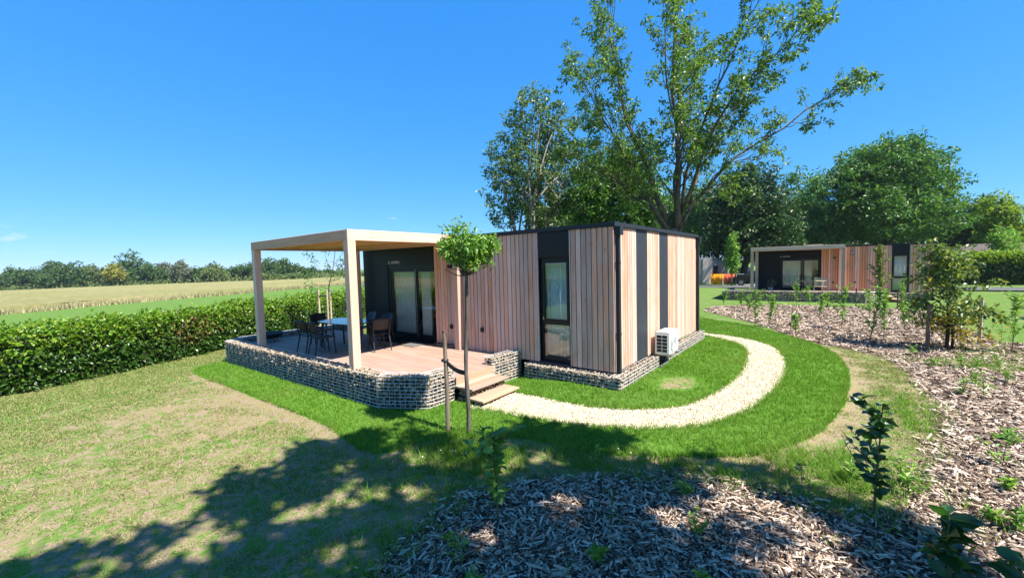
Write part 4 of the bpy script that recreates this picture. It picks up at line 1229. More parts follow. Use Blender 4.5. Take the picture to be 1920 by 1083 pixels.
def limb_tree(name, label, cat, limbs, r_limb, leafmat, barkmat, rng, sub=9, sub_len=2.0, twigs=4, twig_len=0.7, leaves=26, cl_r=0.34,
              leaf=(0.17, 0.09), start=0.3, base=None, trunk=None, group=None, outward=0.5, taper=0.12, skip=0.0):
    """tree drawn limb by limb; limbs are polylines from the fork outwards"""
    o = empty(name, base)
    tag(o, label, cat, group)
    b0 = np.array(base, float)
    T = MB()
    if trunk is not None:
        P = resample(trunk[0], 7) - b0
        T.tube(P, np.linspace(trunk[1], trunk[2], 7), 10)
    C = []
    centre = np.mean([l[-1] for l in limbs], axis=0)
    for li, pl in enumerate(limbs):
        n = 12
        P = resample(pl, n)
        P[1:-1] += rng.normal(size=(n - 2, 3)) * 0.05
        Ltot = np.linalg.norm(np.diff(P, axis=0), axis=1).sum()
        R = r_limb[li] * (1 - (1 - taper) * np.linspace(0, 1, n) ** 0.8)
        T.tube(P - b0, R, 7)
        for s in range(sub):
            t = start + (1 - start) * (s + rng.random()) / sub
            if t > 0.99: t = 0.99
            q = t * (n - 1); i = int(q); f = q - i
            p = P[i] * (1 - f) + P[i + 1] * f
            tan = unit(P[i + 1] - P[i])
            rd = rng.normal(size=3); rd -= tan * rd.dot(tan)
            d = unit(tan * 0.7 + unit(rd) * 0.75 + unit(p - np.array([b0[0], b0[1], p[2]])) * outward + np.array([0, 0, 0.12]))
            ln = sub_len * (1.15 - 0.65 * t) * rng.uniform(0.6, 1.25)
            Q = curve_pts(rng, p, d, ln, 6, 0.7, 0.15)
            r0 = max(0.012, R[i] * 0.42)
            T.tube(Q - b0, np.linspace(r0, 0.008, 6), 5, False)
            for w in range(twigs):
                tt = 0.3 + 0.7 * (w + rng.random()) / twigs
                q2 = min(tt * 5, 4.99); j = int(q2)
                pp = Q[j] * (1 - (q2 - j)) + Q[j + 1] * (q2 - j)
                dd = unit(unit(Q[j + 1] - Q[j]) * 0.6 + rng.normal(size=3) * 0.55 + np.array([0, 0, 0.05]))
                K = curve_pts(rng, pp, dd, twig_len * rng.uniform(0.5, 1.2), 4, 0.5, 0.0)
                T.tube(K - b0, np.linspace(0.009, 0.004, 4), 3, False)
                if rng.random() > skip:
                    C.append(K[-1]); 
                    if rng.random() < 0.45: C.append(K[2])
            C.append(Q[-1])
    T.build('trunk', barkmat, o, True)
    C = np.array(C) - b0
    P, D = cluster_leaves(rng, C, leaves, rng.uniform(0.65, 1.25, len(C)) * cl_r)
    sz = rng.uniform(0.65, 1.3, len(P))
    link('crown', leaf_mesh('crown', P, D, sz * leaf[0], sz * leaf[1], rng), leafmat, o)
    return o

def crown_tree(name, label, cat, base, height, lobes, leafmat, barkmat, rng, n_cl=900, leaves=14, cl_r=0.45, leaf=(0.3, 0.16), trunk_r=0.25,
               group=None, limbs=12, shell=0.55, trunk_top=0.55, lean=(0, 0), flat=0.75, stems=1):
    """full crown made of leaf clumps spread through overlapping lobes (x, y, z, rx, ry, rz) relative to the base"""
    o = empty(name, base)
    tag(o, label, cat, group)
    lob = np.array(lobes, float)
    vol = lob[:, 3] * lob[:, 4] * lob[:, 5]
    which = rng.choice(len(lob), n_cl, p=vol / vol.sum())
    u = unit(rng.normal(size=(n_cl, 3)))
    rad = np.where(rng.random(n_cl) < shell, rng.uniform(0.78, 1.06, n_cl), rng.random(n_cl) ** 0.45 * 0.9)
    lump = 1 + 0.16 * np.sin(u[:, 0] * 5 + which) * np.cos(u[:, 1] * 6 + which * 2) + 0.12 * np.sin(u[:, 2] * 9 + which * 3)
    C = lob[which, :3] + u * lob[which, 3:] * (rad * lump)[:, None]
    C = C[C[:, 2] > 0.25]
    P, D = cluster_leaves(rng, C, leaves, rng.uniform(0.6, 1.3, len(C)) * cl_r, 0.2, flat)
    sz = rng.uniform(0.65, 1.3, len(P))
    link('crown', leaf_mesh('crown', P, D, sz * leaf[0], sz * leaf[1], rng), leafmat, o)
    T = MB()
    for s in range(stems):
        a = 2 * PI * s / max(1, stems) + 0.5
        off = 0.0 if stems == 1 else trunk_r * 1.2
        top = np.array([lean[0] + (0 if stems == 1 else math.cos(a) * height * 0.14), lean[1] + (0 if stems == 1 else math.sin(a) * height * 0.14), height * trunk_top])
        P0 = np.array([[math.cos(a) * off, math.sin(a) * off, -0.1], [math.cos(a) * off * 1.2 + top[0] * 0.3, math.sin(a) * off * 1.2 + top[1] * 0.3, top[2] * 0.4], top])
        tr = resample(P0, 7); tr[1:-1] += rng.normal(size=(5, 3)) * trunk_r * 0.25
        T.tube(tr, np.linspace(trunk_r, trunk_r * 0.45, 7) / (1 if stems == 1 else stems ** 0.5), 8)
        nl = max(2, limbs // stems)
        tg = C[rng.choice(len(C), nl)]
        for q in tg:
            t = rng.uniform(0.35, 1.0) * 6; i = min(int(t), 5)
            p = tr[i] * (1 - (t - i)) + tr[i + 1] * (t - i)
            mid = (p + q) / 2 + np.array([0, 0, 0.12 * np.linalg.norm(q - p)]) + rng.normal(size=3) * 0.1
            T.tube(resample([p, mid, q], 6), np.linspace(trunk_r * 0.35, 0.02, 6), 5, False)
    T.build('trunk', barkmat, o, True)
    return o

M['leaf_pale'] = island_mat('leaf_pale_upright_tree', [(0.0, (0.05, 0.09, 0.03)), (0.5, (0.10, 0.17, 0.05)), (1.0, (0.19, 0.27, 0.09))], 0.42, 0.45, (1.4, 1.4, 0.7), 0.34)

# ------------------------------------------------------------------ the large many-stemmed tree behind the near chalet
# the points below are metres along the picture-parallel plane through the tree: right, up, back
def big_tree():
    rng = np.random.default_rng(42)
    base = np.array([-2.74, 13.1, -0.05])
    rx = np.array([0.786, 0.618, 0.0]); bk = np.array([-0.618, 0.786, 0.0])
    def W_(r, u, b): return base + rx * r + np.array([0, 0, u]) + bk * b
    k = 0.0261                      # metres per photo pixel at this distance
    def px(u, v, b):
        u = u - 34 * min(1.0, max(0.0, (430 - v) / 280))
        return W_((u - 1265) * k, (v - 485) * -k + 2.63, b)
    L = [
        [px(1262, 440, 0), px(1222, 370, -.3), px(1188, 305, -.8), px(1148, 235, -1.2), px(1115, 165, -1.4)],
        [px(1258, 430, 0), px(1246, 380, .3), px(1240, 300, .8), px(1222, 205, 1.2), px(1205, 95, 1.4), px(1196, 10, 1.3)],
        [px(1252, 430, .1), px(1228, 350, 1.0), px(1205, 260, 1.8), px(1178, 160, 2.3), px(1165, 60, 2.6)],
        [px(1268, 430, 0), px(1272, 370, -.5), px(1277, 270, -1.0), px(1274, 170, -1.3), px(1282, 60, -1.4), px(1288, -40, -1.3)],
        [px(1272, 430, 0), px(1288, 330, .5), px(1318, 250, .8), px(1323, 150, 1.1), px(1322, 50, 1.2), px(1330, -40, 1.2)],
        [px(1274, 425, 0), px(1300, 310, -.4), px(1345, 205, -1.2), px(1385, 115, -1.7), px(1410, 50, -2.0)],
        [px(1276, 430, 0), px(1300, 385, -.2), px(1345, 332, -.5), px(1400, 290, -.8), px(1470, 250, -1.2), px(1530, 212, -1.4), px(1568, 195, -1.5)],
        [px(1300, 380, 0), px(1340, 310, .6), px(1395, 238, 1.2), px(1455, 165, 1.7), px(1505, 120, 1.9)],
        [px(1290, 330, .4), px(1330, 230, 1.8), px(1375, 140, 2.6), px(1400, 40, 3.2)],
        [px(1240, 400, 0), px(1190, 345, .5), px(1135, 300, .8), px(1098, 270, .9)],
        [px(1270, 400, -.2), px(1262, 300, -1.8), px(1240, 190, -2.6), px(1245, 70, -3.0)],
        [px(1255, 420, 0), px(1222, 330, -.6), px(1190, 220, -1.0), px(1178, 110, -1.2), px(1185, 20, -1.0)],
        [px(1278, 400, -.2), px(1310, 300, -1.6), px(1350, 220, -2.6), px(1415, 165, -3.2), px(1450, 130, -3.4)],
    ]
    R = [.10, .13, .08, .15, .12, .10, .10, .07, .07, .07, .08, .08, .08]
    trunk = ([base + np.array([0, 0, -0.15]), px(1262, 520, 0), px(1266, 425, 0)], 0.42, 0.32)
    return limb_tree('broadleaf_tree', 'tall open-crowned tree with many bare stems rising behind the near chalet', 'tree', L, R, M['leaf_maple'], M['bark'], rng,
                     sub=22, sub_len=1.8, twigs=4, twig_len=0.7, leaves=17, cl_r=0.19, leaf=(0.17, 0.08), start=0.16, base=tuple(base), trunk=trunk, skip=0.12)
big_tree()

def cam_pt(u, v, depth):
    """a place given as photo column, photo row and distance, used to set trees at their real distances"""
    f = np.array([-0.61786, 0.78407, -0.05895]); r = np.array([0.78613, 0.6175, -0.02631]); w = np.array([-0.01577, 0.0626, 0.99791])
    d = f + (u - 960) / 766.8 * r - (v - 541.5) / 766.8 * w
    return np.array([3.369, -7.477, 2.63]) + d * depth

def px_tree(name, label, cat, u, depth, lobes_px, leafmat, barkmat, seed, n_cl, leaves, cl_r, leaf, trunk_r, limbs=14, stems=1, thick=0.85, group=None, **kw):
    """lobes_px: (column, row, half width, half height, back offset in metres)"""
    rng = np.random.default_rng(seed)
    b = cam_pt(u, 520, depth); bx, by = b[0], b[1]
    bz = float(terrain(bx, by))
    base = np.array([bx, by, bz])
    k = depth / 766.8
    lob = []
    for (cu, cv, hw, hh, bo) in lobes_px:
        c = cam_pt(cu, cv, depth + bo)
        lob.append((*(c - base), hw * k, hw * k * thick, hh * k))
    lob = np.array(lob)
    H = (lob[:, 2] + lob[:, 5]).max()
    return crown_tree(name, label, cat, tuple(base), H, lob, leafmat, barkmat, rng, n_cl, leaves, cl_r, leaf, trunk_r, group, limbs, stems=stems, **kw)

px_tree('broadleaf_tree', 'upright loose-crowned tree left of the tall open tree, behind the chalet roof', 'tree', 1002, 27,
        [(1000, 225, 48, 62, 0), (945, 300, 42, 52, .3), (1050, 260, 42, 60, .2), (990, 330, 62, 65, -.3), (1060, 345, 45, 62, 0.4), (940, 380, 36, 42, 0), (1010, 400, 70, 40, 0), (965, 240, 30, 40, 0.5)],
        M['leaf_pale'], M['bark_pale'], 3, 680, 20, 0.34, (0.25, 0.11), 0.2, 34, 4, shell=0.65)
px_tree('broadleaf_tree', 'dense green tree in the gap between the two tall trees behind the chalet', 'tree', 1150, 27,
        [(1140, 330, 55, 55, 0), (1190, 300, 42, 42, 0.5), (1100, 375, 48, 55, -.5), (1165, 390, 70, 50, 0), (1210, 370, 40, 60, 0)],
        M['leaf_mid'], M['bark_dark'], 4, 900, 17, 0.42, (0.26, 0.12), 0.22, 16, 2)
px_tree('broadleaf_tree', 'dark round-crowned tree right of the tall open tree, left of the distant chalet', 'tree', 1398, 44,
        [(1400, 385, 62, 70, 0), (1360, 430, 50, 60, 1), (1440, 430, 55, 62, -1), (1395, 350, 40, 36, 0), (1385, 440, 60, 34, 0), (1460, 465, 40, 40, 1)],
        M['leaf_dark'], M['bark_dark'], 5, 1500, 15, 0.62, (0.42, 0.2), 0.4, 18)
px_tree('broadleaf_tree', 'broad dome-crowned tree standing behind the distant chalet', 'tree', 1640, 47,
        [(1655, 330, 85, 62, 0), (1590, 365, 68, 60, 0), (1720, 360, 62, 66, 0), (1560, 415, 52, 42, 1), (1650, 405, 100, 48, -1), (1750, 410, 50, 40, 1), (1685, 300, 45, 35, 0), (1620, 310, 40, 36, 0.5)],
        M['leaf_mid'], M['bark_dark'], 6, 2500, 16, 0.6, (0.42, 0.19), 0.5, 26)
px_tree('broadleaf_tree', 'mid green tree between the dark round tree and the broad dome tree', 'tree', 1500, 56,
        [(1495, 375, 36, 52, 0), (1510, 430, 52, 50, 0), (1475, 440, 40, 50, 0)],
        M['leaf_mid'], M['bark_dark'], 7, 700, 14, 0.75, (0.5, 0.24), 0.35, 12)
px_tree('broadleaf_tree', 'shaded tree just beside the right roof corner of the near chalet', 'tree', 1345, 54,
        [(1320, 390, 40, 50, 0), (1352, 420, 40, 50, 0), (1315, 440, 36, 40, 0.5)],
        M['leaf_mid'], M['bark_dark'], 8, 700, 14, 0.75, (0.5, 0.24), 0.28, 12)
px_tree('conifer', 'nearly black conifer right of the broad dome tree', 'conifer', 1800, 52,
        [(1800, 470, 40, 50, 0), (1790, 430, 26, 34, 0), (1822, 420, 22, 40, 0.5), (1775, 480, 30, 36, 1)],
        M['leaf_dark'], M['bark_dark'], 9, 900, 16, 0.7, (0.4, 0.13), 0.3, 10)
px_tree('conifer', 'dark conifer with ragged top left of the lime green tree', 'conifer', 1845, 50,
        [(1845, 425, 24, 42, 0), (1845, 470, 36, 40, 0), (1838, 395, 14, 22, 0)],
        M['leaf_dark'], M['bark_dark'], 10, 700, 16, 0.6, (0.4, 0.13), 0.3, 10)
px_tree('broadleaf_tree', 'bright lime green tree at the far right edge', 'tree', 1885, 46,
        [(1870, 400, 30, 34, 0), (1890, 435, 36, 40, 0), (1910, 455, 34, 34, 0), (1862, 440, 22, 34, 1)],
        M['leaf_lime'], M['bark'], 11, 620, 15, 0.55, (0.38, 0.18), 0.22, 10)
# more wood behind, filling the skyline between the crowns
for i, (u, dpt, lob, lab) in enumerate([
        (1270, 60, [(1270, 415, 55, 48, 0), (1230, 430, 45, 40, 0)], 'dark tree seen between the stems of the tall open tree'),
        (1440, 66, [(1440, 450, 70, 48, 0), (1500, 470, 50, 40, 0)], 'dark tree filling the gap left of the distant chalet roof'),
        (1580, 64, [(1570, 460, 70, 40, 0), (1640, 465, 60, 40, 0)], 'dark low tree behind the middle of the distant chalet roof'),
        (1720, 62, [(1720, 460, 60, 45, 0), (1770, 470, 45, 40, 0)], 'dark low tree behind the right end of the distant chalet roof'),
        (1090, 40, [(1090, 410, 45, 45, 0), (1050, 425, 45, 36, 0)], 'dark tree low behind the near chalet roof, under the upright tree'),
        (1930, 58, [(1930, 470, 40, 45, 0), (1890, 485, 40, 30, 0)], 'dark tree behind the lime green tree at the far right')]):
    px_tree('background_tree', lab, 'tree', u, dpt, lob, M['leaf_dark'], M['bark_dark'], 60 + i, 620, 14, 0.8, (0.55, 0.26), 0.3, 10)

# ------------------------------------------------------------------ far tree line over the wheat field
def far_line():
    spec = [  # column, top row, half width, kind, depth, label
        (-30, 505, 34, 'd', 172, 'dark far tree cut by the left edge of the view'), (15, 512, 26, 'd', 168, 'low dark far tree at the left edge of the tree line'),
        (22, 499, 12, 'd', 182, 'small far tree top peeping over the left end of the tree line'),
        (58, 499, 30, 'm', 168, 'rounded green far tree second in the tree line from the left'),
        (100, 489, 26, 'm', 176, 'taller far tree left of the dark far clump'), (92, 512, 22, 'd', 164, 'low dark far bush left of the dark far clump'),
        (132, 488, 33, 'd', 166, 'broad very dark far tree in the left half of the tree line'),
        (172, 494, 22, 'p', 170, 'pale olive far tree left of the yellow far tree'), (195, 498, 18, 'm', 175, 'green far tree behind the yellow far tree'),
        (214, 493, 17, 'y', 163, 'yellow-green far tree in front of the tallest far tree'),
        (246, 470, 33, 'd', 170, 'tallest dark far tree of the tree line'), (230, 515, 20, 'm', 165, 'low green far bush under the tallest far tree'),
        (285, 494, 22, 'm', 169, 'green far tree right of the tallest far tree'), (308, 490, 16, 'g', 178, 'greyish far tree right of the tallest far tree'),
        (338, 486, 16, 'g', 165, 'grey-green conical far tree in the middle of the tree line'), (322, 508, 16, 'm', 172, 'low far bush left of the grey-green conical tree'),
        (370, 500, 22, 'm', 168, 'green far tree right of the grey-green conical tree'), (403, 497, 24, 'p', 165, 'pale green domed far bush right of the conical tree'),
        (400, 492, 22, 'd', 182, 'dark far tree behind the pale domed bush'), (432, 498, 22, 'd', 172, 'dark far tree left of the left pergola post'),
        (455, 495, 18, 'm', 170, 'green far tree just left of the left pergola post'), (476, 489, 20, 'm', 168, 'green far tree behind the left pergola post'),
        (505, 481, 26, 'm', 172, 'rounded far tree right of the left pergola post'), (530, 483, 24, 'd', 176, 'dark far tree seen through the pergola'),
        (556, 492, 22, 'd', 182, 'dark far tree on the slope seen through the pergola'), (582, 500, 20, 'd', 190, 'low dark far tree seen through the pergola'),
        (612, 503, 20, 'd', 200, 'small dark far tree left of the near pergola post'), (640, 505, 22, 'd', 205, 'small dark far tree at the near pergola post'),
        (500, 512, 30, 'p', 158, 'low pale far bush right of the left pergola post'), (560, 512, 24, 'p', 160, 'low pale far bush seen through the pergola'),
        (690, 503, 30, 'd', 200, 'far tree hidden mostly behind the terrace wall'), (860, 500, 60, 'd', 190, 'far tree behind the chalet'),
        (-90, 500, 40, 'm', 170, 'far tree left of the view'), (-180, 495, 50, 'd', 175, 'far tree well left of the view'), (-300, 490, 60, 'm', 175, 'far tree far left of the view')]
    mats = {'d': 'leaf_far', 'm': 'leaf_far', 'p': 'leaf_far_pale', 'y': 'leaf_far_yellow', 'g': 'leaf_far_grey'}
    for i, (u, top, hw, kd, dep, lab) in enumerate(spec):
        if 660 < u < 1000 or u < -250: continue
        bot = 536 - max(0, u) * 0.026
        top += 4; hh = (bot - top) / 2
        cv = (bot + top) / 2
        lob = [(u, cv - hh * .2, hw * .75, hh * .8, 0), (u - hw * .45, cv + hh * .3, hw * .6, hh * .65, 1), (u + hw * .45, cv + hh * .25, hw * .6, hh * .65, -1)]
        px_tree('far_tree', lab, 'tree', u, dep, lob, M[mats[kd]], M['bark_dark'], 200 + i, 170, 12, 1.0, (1.0, 0.55), 0.3, 5, group='trees beyond the wheat field')
far_line()

# scrub at the foot of the far tree line and the wooded rise behind the pergola
def far_scrub():
    rng = np.random.default_rng(9)
    n = 2600
    t = rng.random(n)
    P = np.array([cam_pt(-120 + 820 * a, 530, 160 + 25 * b) for a, b in zip(t, rng.random(n))])
    P[:, 2] = terrain(P[:, 0], P[:, 1]) + rng.random(n) ** 1.5 * 2.2
    Q, D = cluster_leaves(rng, P, 6, 0.8)
    link_o = link('scrub', leaf_mesh('scrub', Q, D, 0.9, 0.55, rng), M['leaf_far_pale'])
    tag(link_o, 'low green scrub along the foot of the far tree line', 'scrub', kind='stuff')
far_scrub()

# ------------------------------------------------------------------ the tree beside the camera whose shade falls on the foreground
SHADE = [(-2.36, -7.6), (-2.41, -7.41), (-2.31, -7.11), (-2.11, -6.68), (-2.45, -6.49), (-2.28, -6.04), (-2.69, -5.75), (-2.44, -5.41), (-2.24, -5.09), (-2.8, -4.76), (-2.51, -4.33), (-2.33, -3.9), (-2.11, -3.44), (-1.48, -3.1), (-0.75, -2.5), (0.06, -2.15), (0.44, -2.0), (1.27, -2.1), (1.78, -2.1), (2.56, -1.95), (3.0, -2.0), (3.57, -2.15), (3.97, -2.4), (4.27, -2.9), (4.43, -3.4), (4.6, -7), (3, -10), (-1, -10), (-2.6, -8.5)]
GAPS = [(-1.22, -5.66), (-1.09, -5.32), (-0.37, -4.54), (-0.63, -3.87), (-0.02, -3.61), (-1.53, -6.55), (-1.61, -6.32), (-1.66, -7.08), (2.03, -3.43), (1.05, -3.79), (1.1, -2.51), (-1.69, -4.79), (-1.24, -4.11), (1.65, -2.26), (2.81, -2.51), (2.48, -2.97), (0.73, -4.72), (3.3, -2.8), (-1.9, -3.9), (3.0, -3.6), (0.4, -3.0)]
def shade_tree():
    rng = np.random.default_rng(17)
    X = rng.uniform(-3, 5, 5600); Y = rng.uniform(-10, -1.9, 5600)
    ok = inside(np.array(SHADE), X, Y)
    for gx, gy in GAPS:
        ok &= np.hypot((X - gx) / 1.2, Y - gy) > 0.30
    ok &= fnoise(X, Y, 0.8, 31) > 0.40
    X, Y = X[ok], Y[ok]
    keep = rng.random(len(X)) < 0.85
    X, Y = X[keep], Y[keep]
    H = rng.uniform(7.2, 10.0, len(X))
    C = np.stack([X + SUN[0] * H, Y + SUN[1] * H, H], 1)
    base = np.array([11.2, -6.4, 0.0])
    o = empty('shade_tree', tuple(base)); tag(o, 'large leafy tree beside the viewpoint casting the foreground shade', 'tree')
    T = MB()
    trunk = resample([base, base + (-.2, .1, 2.5), base + (-.9, .3, 5.2)], 7)
    T.tube(trunk - base, np.linspace(0.38, 0.25, 7), 10)
    top = trunk[-1]
    tg = C[rng.choice(len(C), 60, replace=False)]
    hubs = C[rng.choice(len(C), 9, replace=False)]
    for h in hubs:
        T.tube(resample([top, (top + h) / 2 + np.array([0, 0, .8]), h], 8) - base, np.linspace(0.13, 0.03, 8), 6, False)
    for q in tg:
        h = hubs[np.argmin(np.linalg.norm(hubs - q, axis=1))]
        p = top * 0.3 + h * 0.7 + np.array([0, 0, .25])
        T.tube(resample([p, (p + q) / 2 + rng.normal(size=3) * .1, q], 5) - base, np.linspace(0.035, 0.01, 5), 4, False)
    T.build('trunk', M['bark'], o, True)
    P, D = cluster_leaves(rng, C - base, 20, 0.25, 0.2, 0.8)
    sz = rng.uniform(0.7, 1.3, len(P))
    link('crown', leaf_mesh('crown', P, D, sz * 0.17, sz * 0.11, rng), M['leaf_maple'], o)
shade_tree()

# ------------------------------------------------------------------ hedge along the field
def hedge():
    rng = np.random.default_rng(23)
    o = empty('hedge', (float(HEDGE_LINE[20, 0]), float(HEDGE_LINE[20, 1]), 0))
    tag(o, 'clipped leafy green hedge between the lawn and the wheat field', 'hedge')
    off = np.array(o.location)
    L = HEDGE_LINE
    d = np.r_[0, np.cumsum(np.linalg.norm(np.diff(L, axis=0), axis=1))]
    def at(s):
        x = np.interp(s, d, L[:, 0]); y = np.interp(s, d, L[:, 1])
        x2 = np.interp(s + .3, d, L[:, 0]); y2 = np.interp(s + .3, d, L[:, 1])
        t = unit(np.stack([x2 - x, y2 - y], -1) + 1e-9)
        return x, y, t
    H, Wd = 1.36, 1.0
    # seen part of the hedge gets far more leaves
    s_vis0 = np.interp(-9.5, L[:, 1], d)
    def sample(n, s0, s1):
        s = rng.uniform(s0, s1, n)
        x, y, t = at(s)
        f = rng.random(n)
        bulge = 0.16 * (fnoise(s, s * 0 + 1.0, 1.1, 3) - 0.5) * 2
        bulge2 = 0.5 * (fnoise(s, rng.random(n) * 1.4, 0.55, 7) - 0.5)
        q = np.empty(n); z = np.empty(n)
        fr = f < 0.50; tp = (f >= 0.50) & (f < 0.84); bk = f >= 0.84
        z[fr] = rng.uniform(0.03, H, fr.sum()); q[fr] = rng.normal(size=fr.sum()) * 0.055 + 0.10 * (z[fr] / H) ** 4
        q[tp] = rng.uniform(0, Wd, tp.sum()); z[tp] = H + rng.normal(size=tp.sum()) * 0.06
        z[bk] = rng.uniform(0.2, H, bk.sum()); q[bk] = Wd
        z = np.where(tp, z + bulge * 0.6 + bulge2, z)
        q = np.where(fr, q - bulge - bulge2, q)
        px_ = x - t[:, 1] * q; py_ = y + t[:, 0] * q
        P = np.stack([px_, py_, z + terrain(px_, py_)], 1)
        nrm = np.where(fr[:, None], np.stack([t[:, 1], -t[:, 0], np.full(n, .25)], 1), np.where(tp[:, None], np.array([0, 0, 1.0]), np.stack([-t[:, 1], t[:, 0], np.full(n, .2)], 1)))
        return P, nrm, s, z, tp
    P1, n1, s1, z1, t1 = sample(62000, s_vis0, d[-1])
    P2, n2, s2, z2, t2 = sample(7000, 0, s_vis0)
    P = np.vstack([P1, P2]); nn = np.vstack([n1, n2]); s = np.r_[s1, s2]; z = np.r_[z1, z2]; tp = np.r_[t1, t2]
    n = len(P)
    big = np.r_[np.ones(len(P1)), np.full(len(P2), 2.2)]
    D = nn * 0.35 + rng.normal(size=(n, 3)) * 0.7 + np.array([0, 0, -0.1])
    # dead patch near the terrace corner
    sd = np.interp(-3.55, L[:, 1], d)
    dead = (((s - sd) / .75) ** 2 + ((z - .85) / .42) ** 2 < rng.random(n) * 1.6) & (rng.random(n) < .42) & ~tp
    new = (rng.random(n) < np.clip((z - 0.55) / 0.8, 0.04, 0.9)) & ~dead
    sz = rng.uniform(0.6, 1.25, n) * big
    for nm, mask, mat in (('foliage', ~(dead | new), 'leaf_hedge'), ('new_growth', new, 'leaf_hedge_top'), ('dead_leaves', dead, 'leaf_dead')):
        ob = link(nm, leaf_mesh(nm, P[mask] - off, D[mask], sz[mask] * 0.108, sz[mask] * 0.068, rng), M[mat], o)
        tag(ob, kind='stuff')
    # twigs sticking out of the top and inner mass
    b = MB()
    for k in range(260):
        ss = rng.uniform(s_vis0, d[-1] - 1); x, y, t = at(np.array([ss]))
        q = rng.uniform(0.05, 0.9)
        p = np.array([x[0] - t[0, 1] * q, y[0] + t[0, 0] * q, 0.3])
        b.tube(np.array([p, p + (rng.normal() * .1, rng.normal() * .1, .6), p + (rng.normal() * .15, rng.normal() * .15, 1.08 + rng.random() * .25)]) - off, [0.012, 0.008, 0.003], 4, False)
    tag(b.build('twigs', M['bark_dark'], o), kind='stuff')
    # dark inner body
    ss = np.linspace(0, d[-1], 120); x, y, t = at(ss)
    V = []
    for i in range(len(ss)):
        for q, zz in ((0.17, 0.0), (0.15, H - 0.17), (Wd - 0.15, H - 0.17), (Wd - 0.15, 0.0)):
            hx, hy = x[i] - t[i, 1] * q, y[i] + t[i, 0] * q
            V.append((hx - off[0], hy - off[1], zz + float(terrain(hx, hy))))
    F = []
    for i in range(len(ss) - 1):
        a = i * 4; c = a + 4
        F += [(a, a + 1, c + 1, c), (a + 1, a + 2, c + 2, c + 1), (a + 2, a + 3, c + 3, c + 2)]
    MB().add(V, F).build('inner_branches', M['bark_dark'], o)
hedge()

# ------------------------------------------------------------------ staked ball tree in front of the terrace
def ball_tree():
    rng = np.random.default_rng(8)
    base = np.array([-1.01, -3.09, 0.0])
    o = empty('ball_tree', tuple(base)); tag(o, 'small ball-crowned tree tied to a stake in front of the terrace steps', 'tree')
    T = MB()
    st = np.array([(0, 0, -.05), (0.0, 0.01, .5), (-.015, .0, 1.1), (0.015, 0.02, 1.8), (.03, .03, 2.5)])
    T.tube(resample(st, 12), np.linspace(0.036, 0.026, 12) * (1 + 0.1 * np.sin(np.arange(12) * 2.1)), 9)
    tips = []
    for k in range(30):
        a = rng.uniform(0, 2 * PI); el = rng.uniform(-0.1, 1.4)
        e = np.array([0.36 * math.cos(a) * math.cos(el), 0.36 * math.sin(a) * math.cos(el), 0.02 + 0.42 * math.sin(el)]) * rng.uniform(.7, 1.1) + (0.04, 0.04, 2.56)
        m = (np.array([.03, .03, 2.5]) + e) / 2 + rng.normal(size=3) * .04
        T.tube(resample([(.03, .03, 2.49), m, e], 5), np.linspace(0.012, 0.004, 5), 4, False)
        tips.append(e)
    T.build('trunk', M['bark'], o, True)
    # uneven crown: a dozen leafy lobes of different size with gaps between them
    Cs = []
    for k in range(17):
        u = unit(rng.normal(size=3)); rr = rng.uniform(.09, .17)
        c = u * np.array([.37, .37, .17]) * rng.uniform(.5, 1.05) + (0.06, 0.05, 2.86)
        m = int(26 * (rr / .13) ** 2)
        q = unit(rng.normal(size=(m, 3))) * rng.uniform(.35, 1.05, (m, 1)) * rr
        Cs.append(c + q * np.array([1, 1, .85]))
    for k in range(9):                                   # stray shoots
        u = unit(rng.normal(size=3) * (1, 1, .6)); t = rng.uniform(.3, .5)
        Cs.append(np.array([u * np.array([1, 1, .8]) * s for s in np.linspace(.28, t, 4)]) + (0.06, .05, 2.86))
    Cs.append(np.array([-.20, -.02, .30]) * np.ones((12, 1)) + rng.normal(size=(12, 3)) * .06 + (0.06, .05, 2.84))
    C = np.vstack(Cs)
    C += rng.normal(size=C.shape) * .035
    P, D = cluster_leaves(rng, C, 12, 0.085, 0.25)
    sz = rng.uniform(.6, 1.3, len(P))
    link('crown', leaf_mesh('crown', P, D, sz * 0.075, sz * 0.034, rng), M['leaf_ball'], o)
    s = MB().tube([(0, 0, -.1), (0.01, 0, .8), (-.03, 0.02, 1.62)], [0.036, 0.034, 0.03], 8)
    so = s.build('tree_stake', M['stake']); so.location = (-1.40, -3.16, 0.0); tag(so, 'dark round wooden stake left of the ball-crowned tree', 'stake')
    b = MB()
    V = []
    A = np.array([-1.42, -3.155, 1.16]); B = np.array([-1.01, -3.09, 1.0])
    n = 10
    for i in range(n + 1):
        t = i / n; c = A * (1 - t) + B * t + np.array([0, 0, -0.05 * math.sin(PI * t)])
        V += [c + (0, -.012, -.032), c + (0, -.012, .032), c + (0, .012, .032), c + (0, .012, -.032)]
    F = []
    for i in range(n):
        q = i * 4
        F += [(q, q + 4, q + 5, q + 1), (q + 1, q + 5, q + 6, q + 2), (q + 2, q + 6, q + 7, q + 3), (q + 3, q + 7, q + 4, q)]
    b.add(V, F)
    b.tube([A + 0.042 * np.array([math.cos(a), math.sin(a), 0]) for a in np.linspace(0, 2 * PI, 13)], 0.02, 6, False)
    bo = b.build('tree_strap', M['black']); tag(bo, 'black rubber strap tying the ball-crowned tree to its stake', 'strap')
ball_tree()

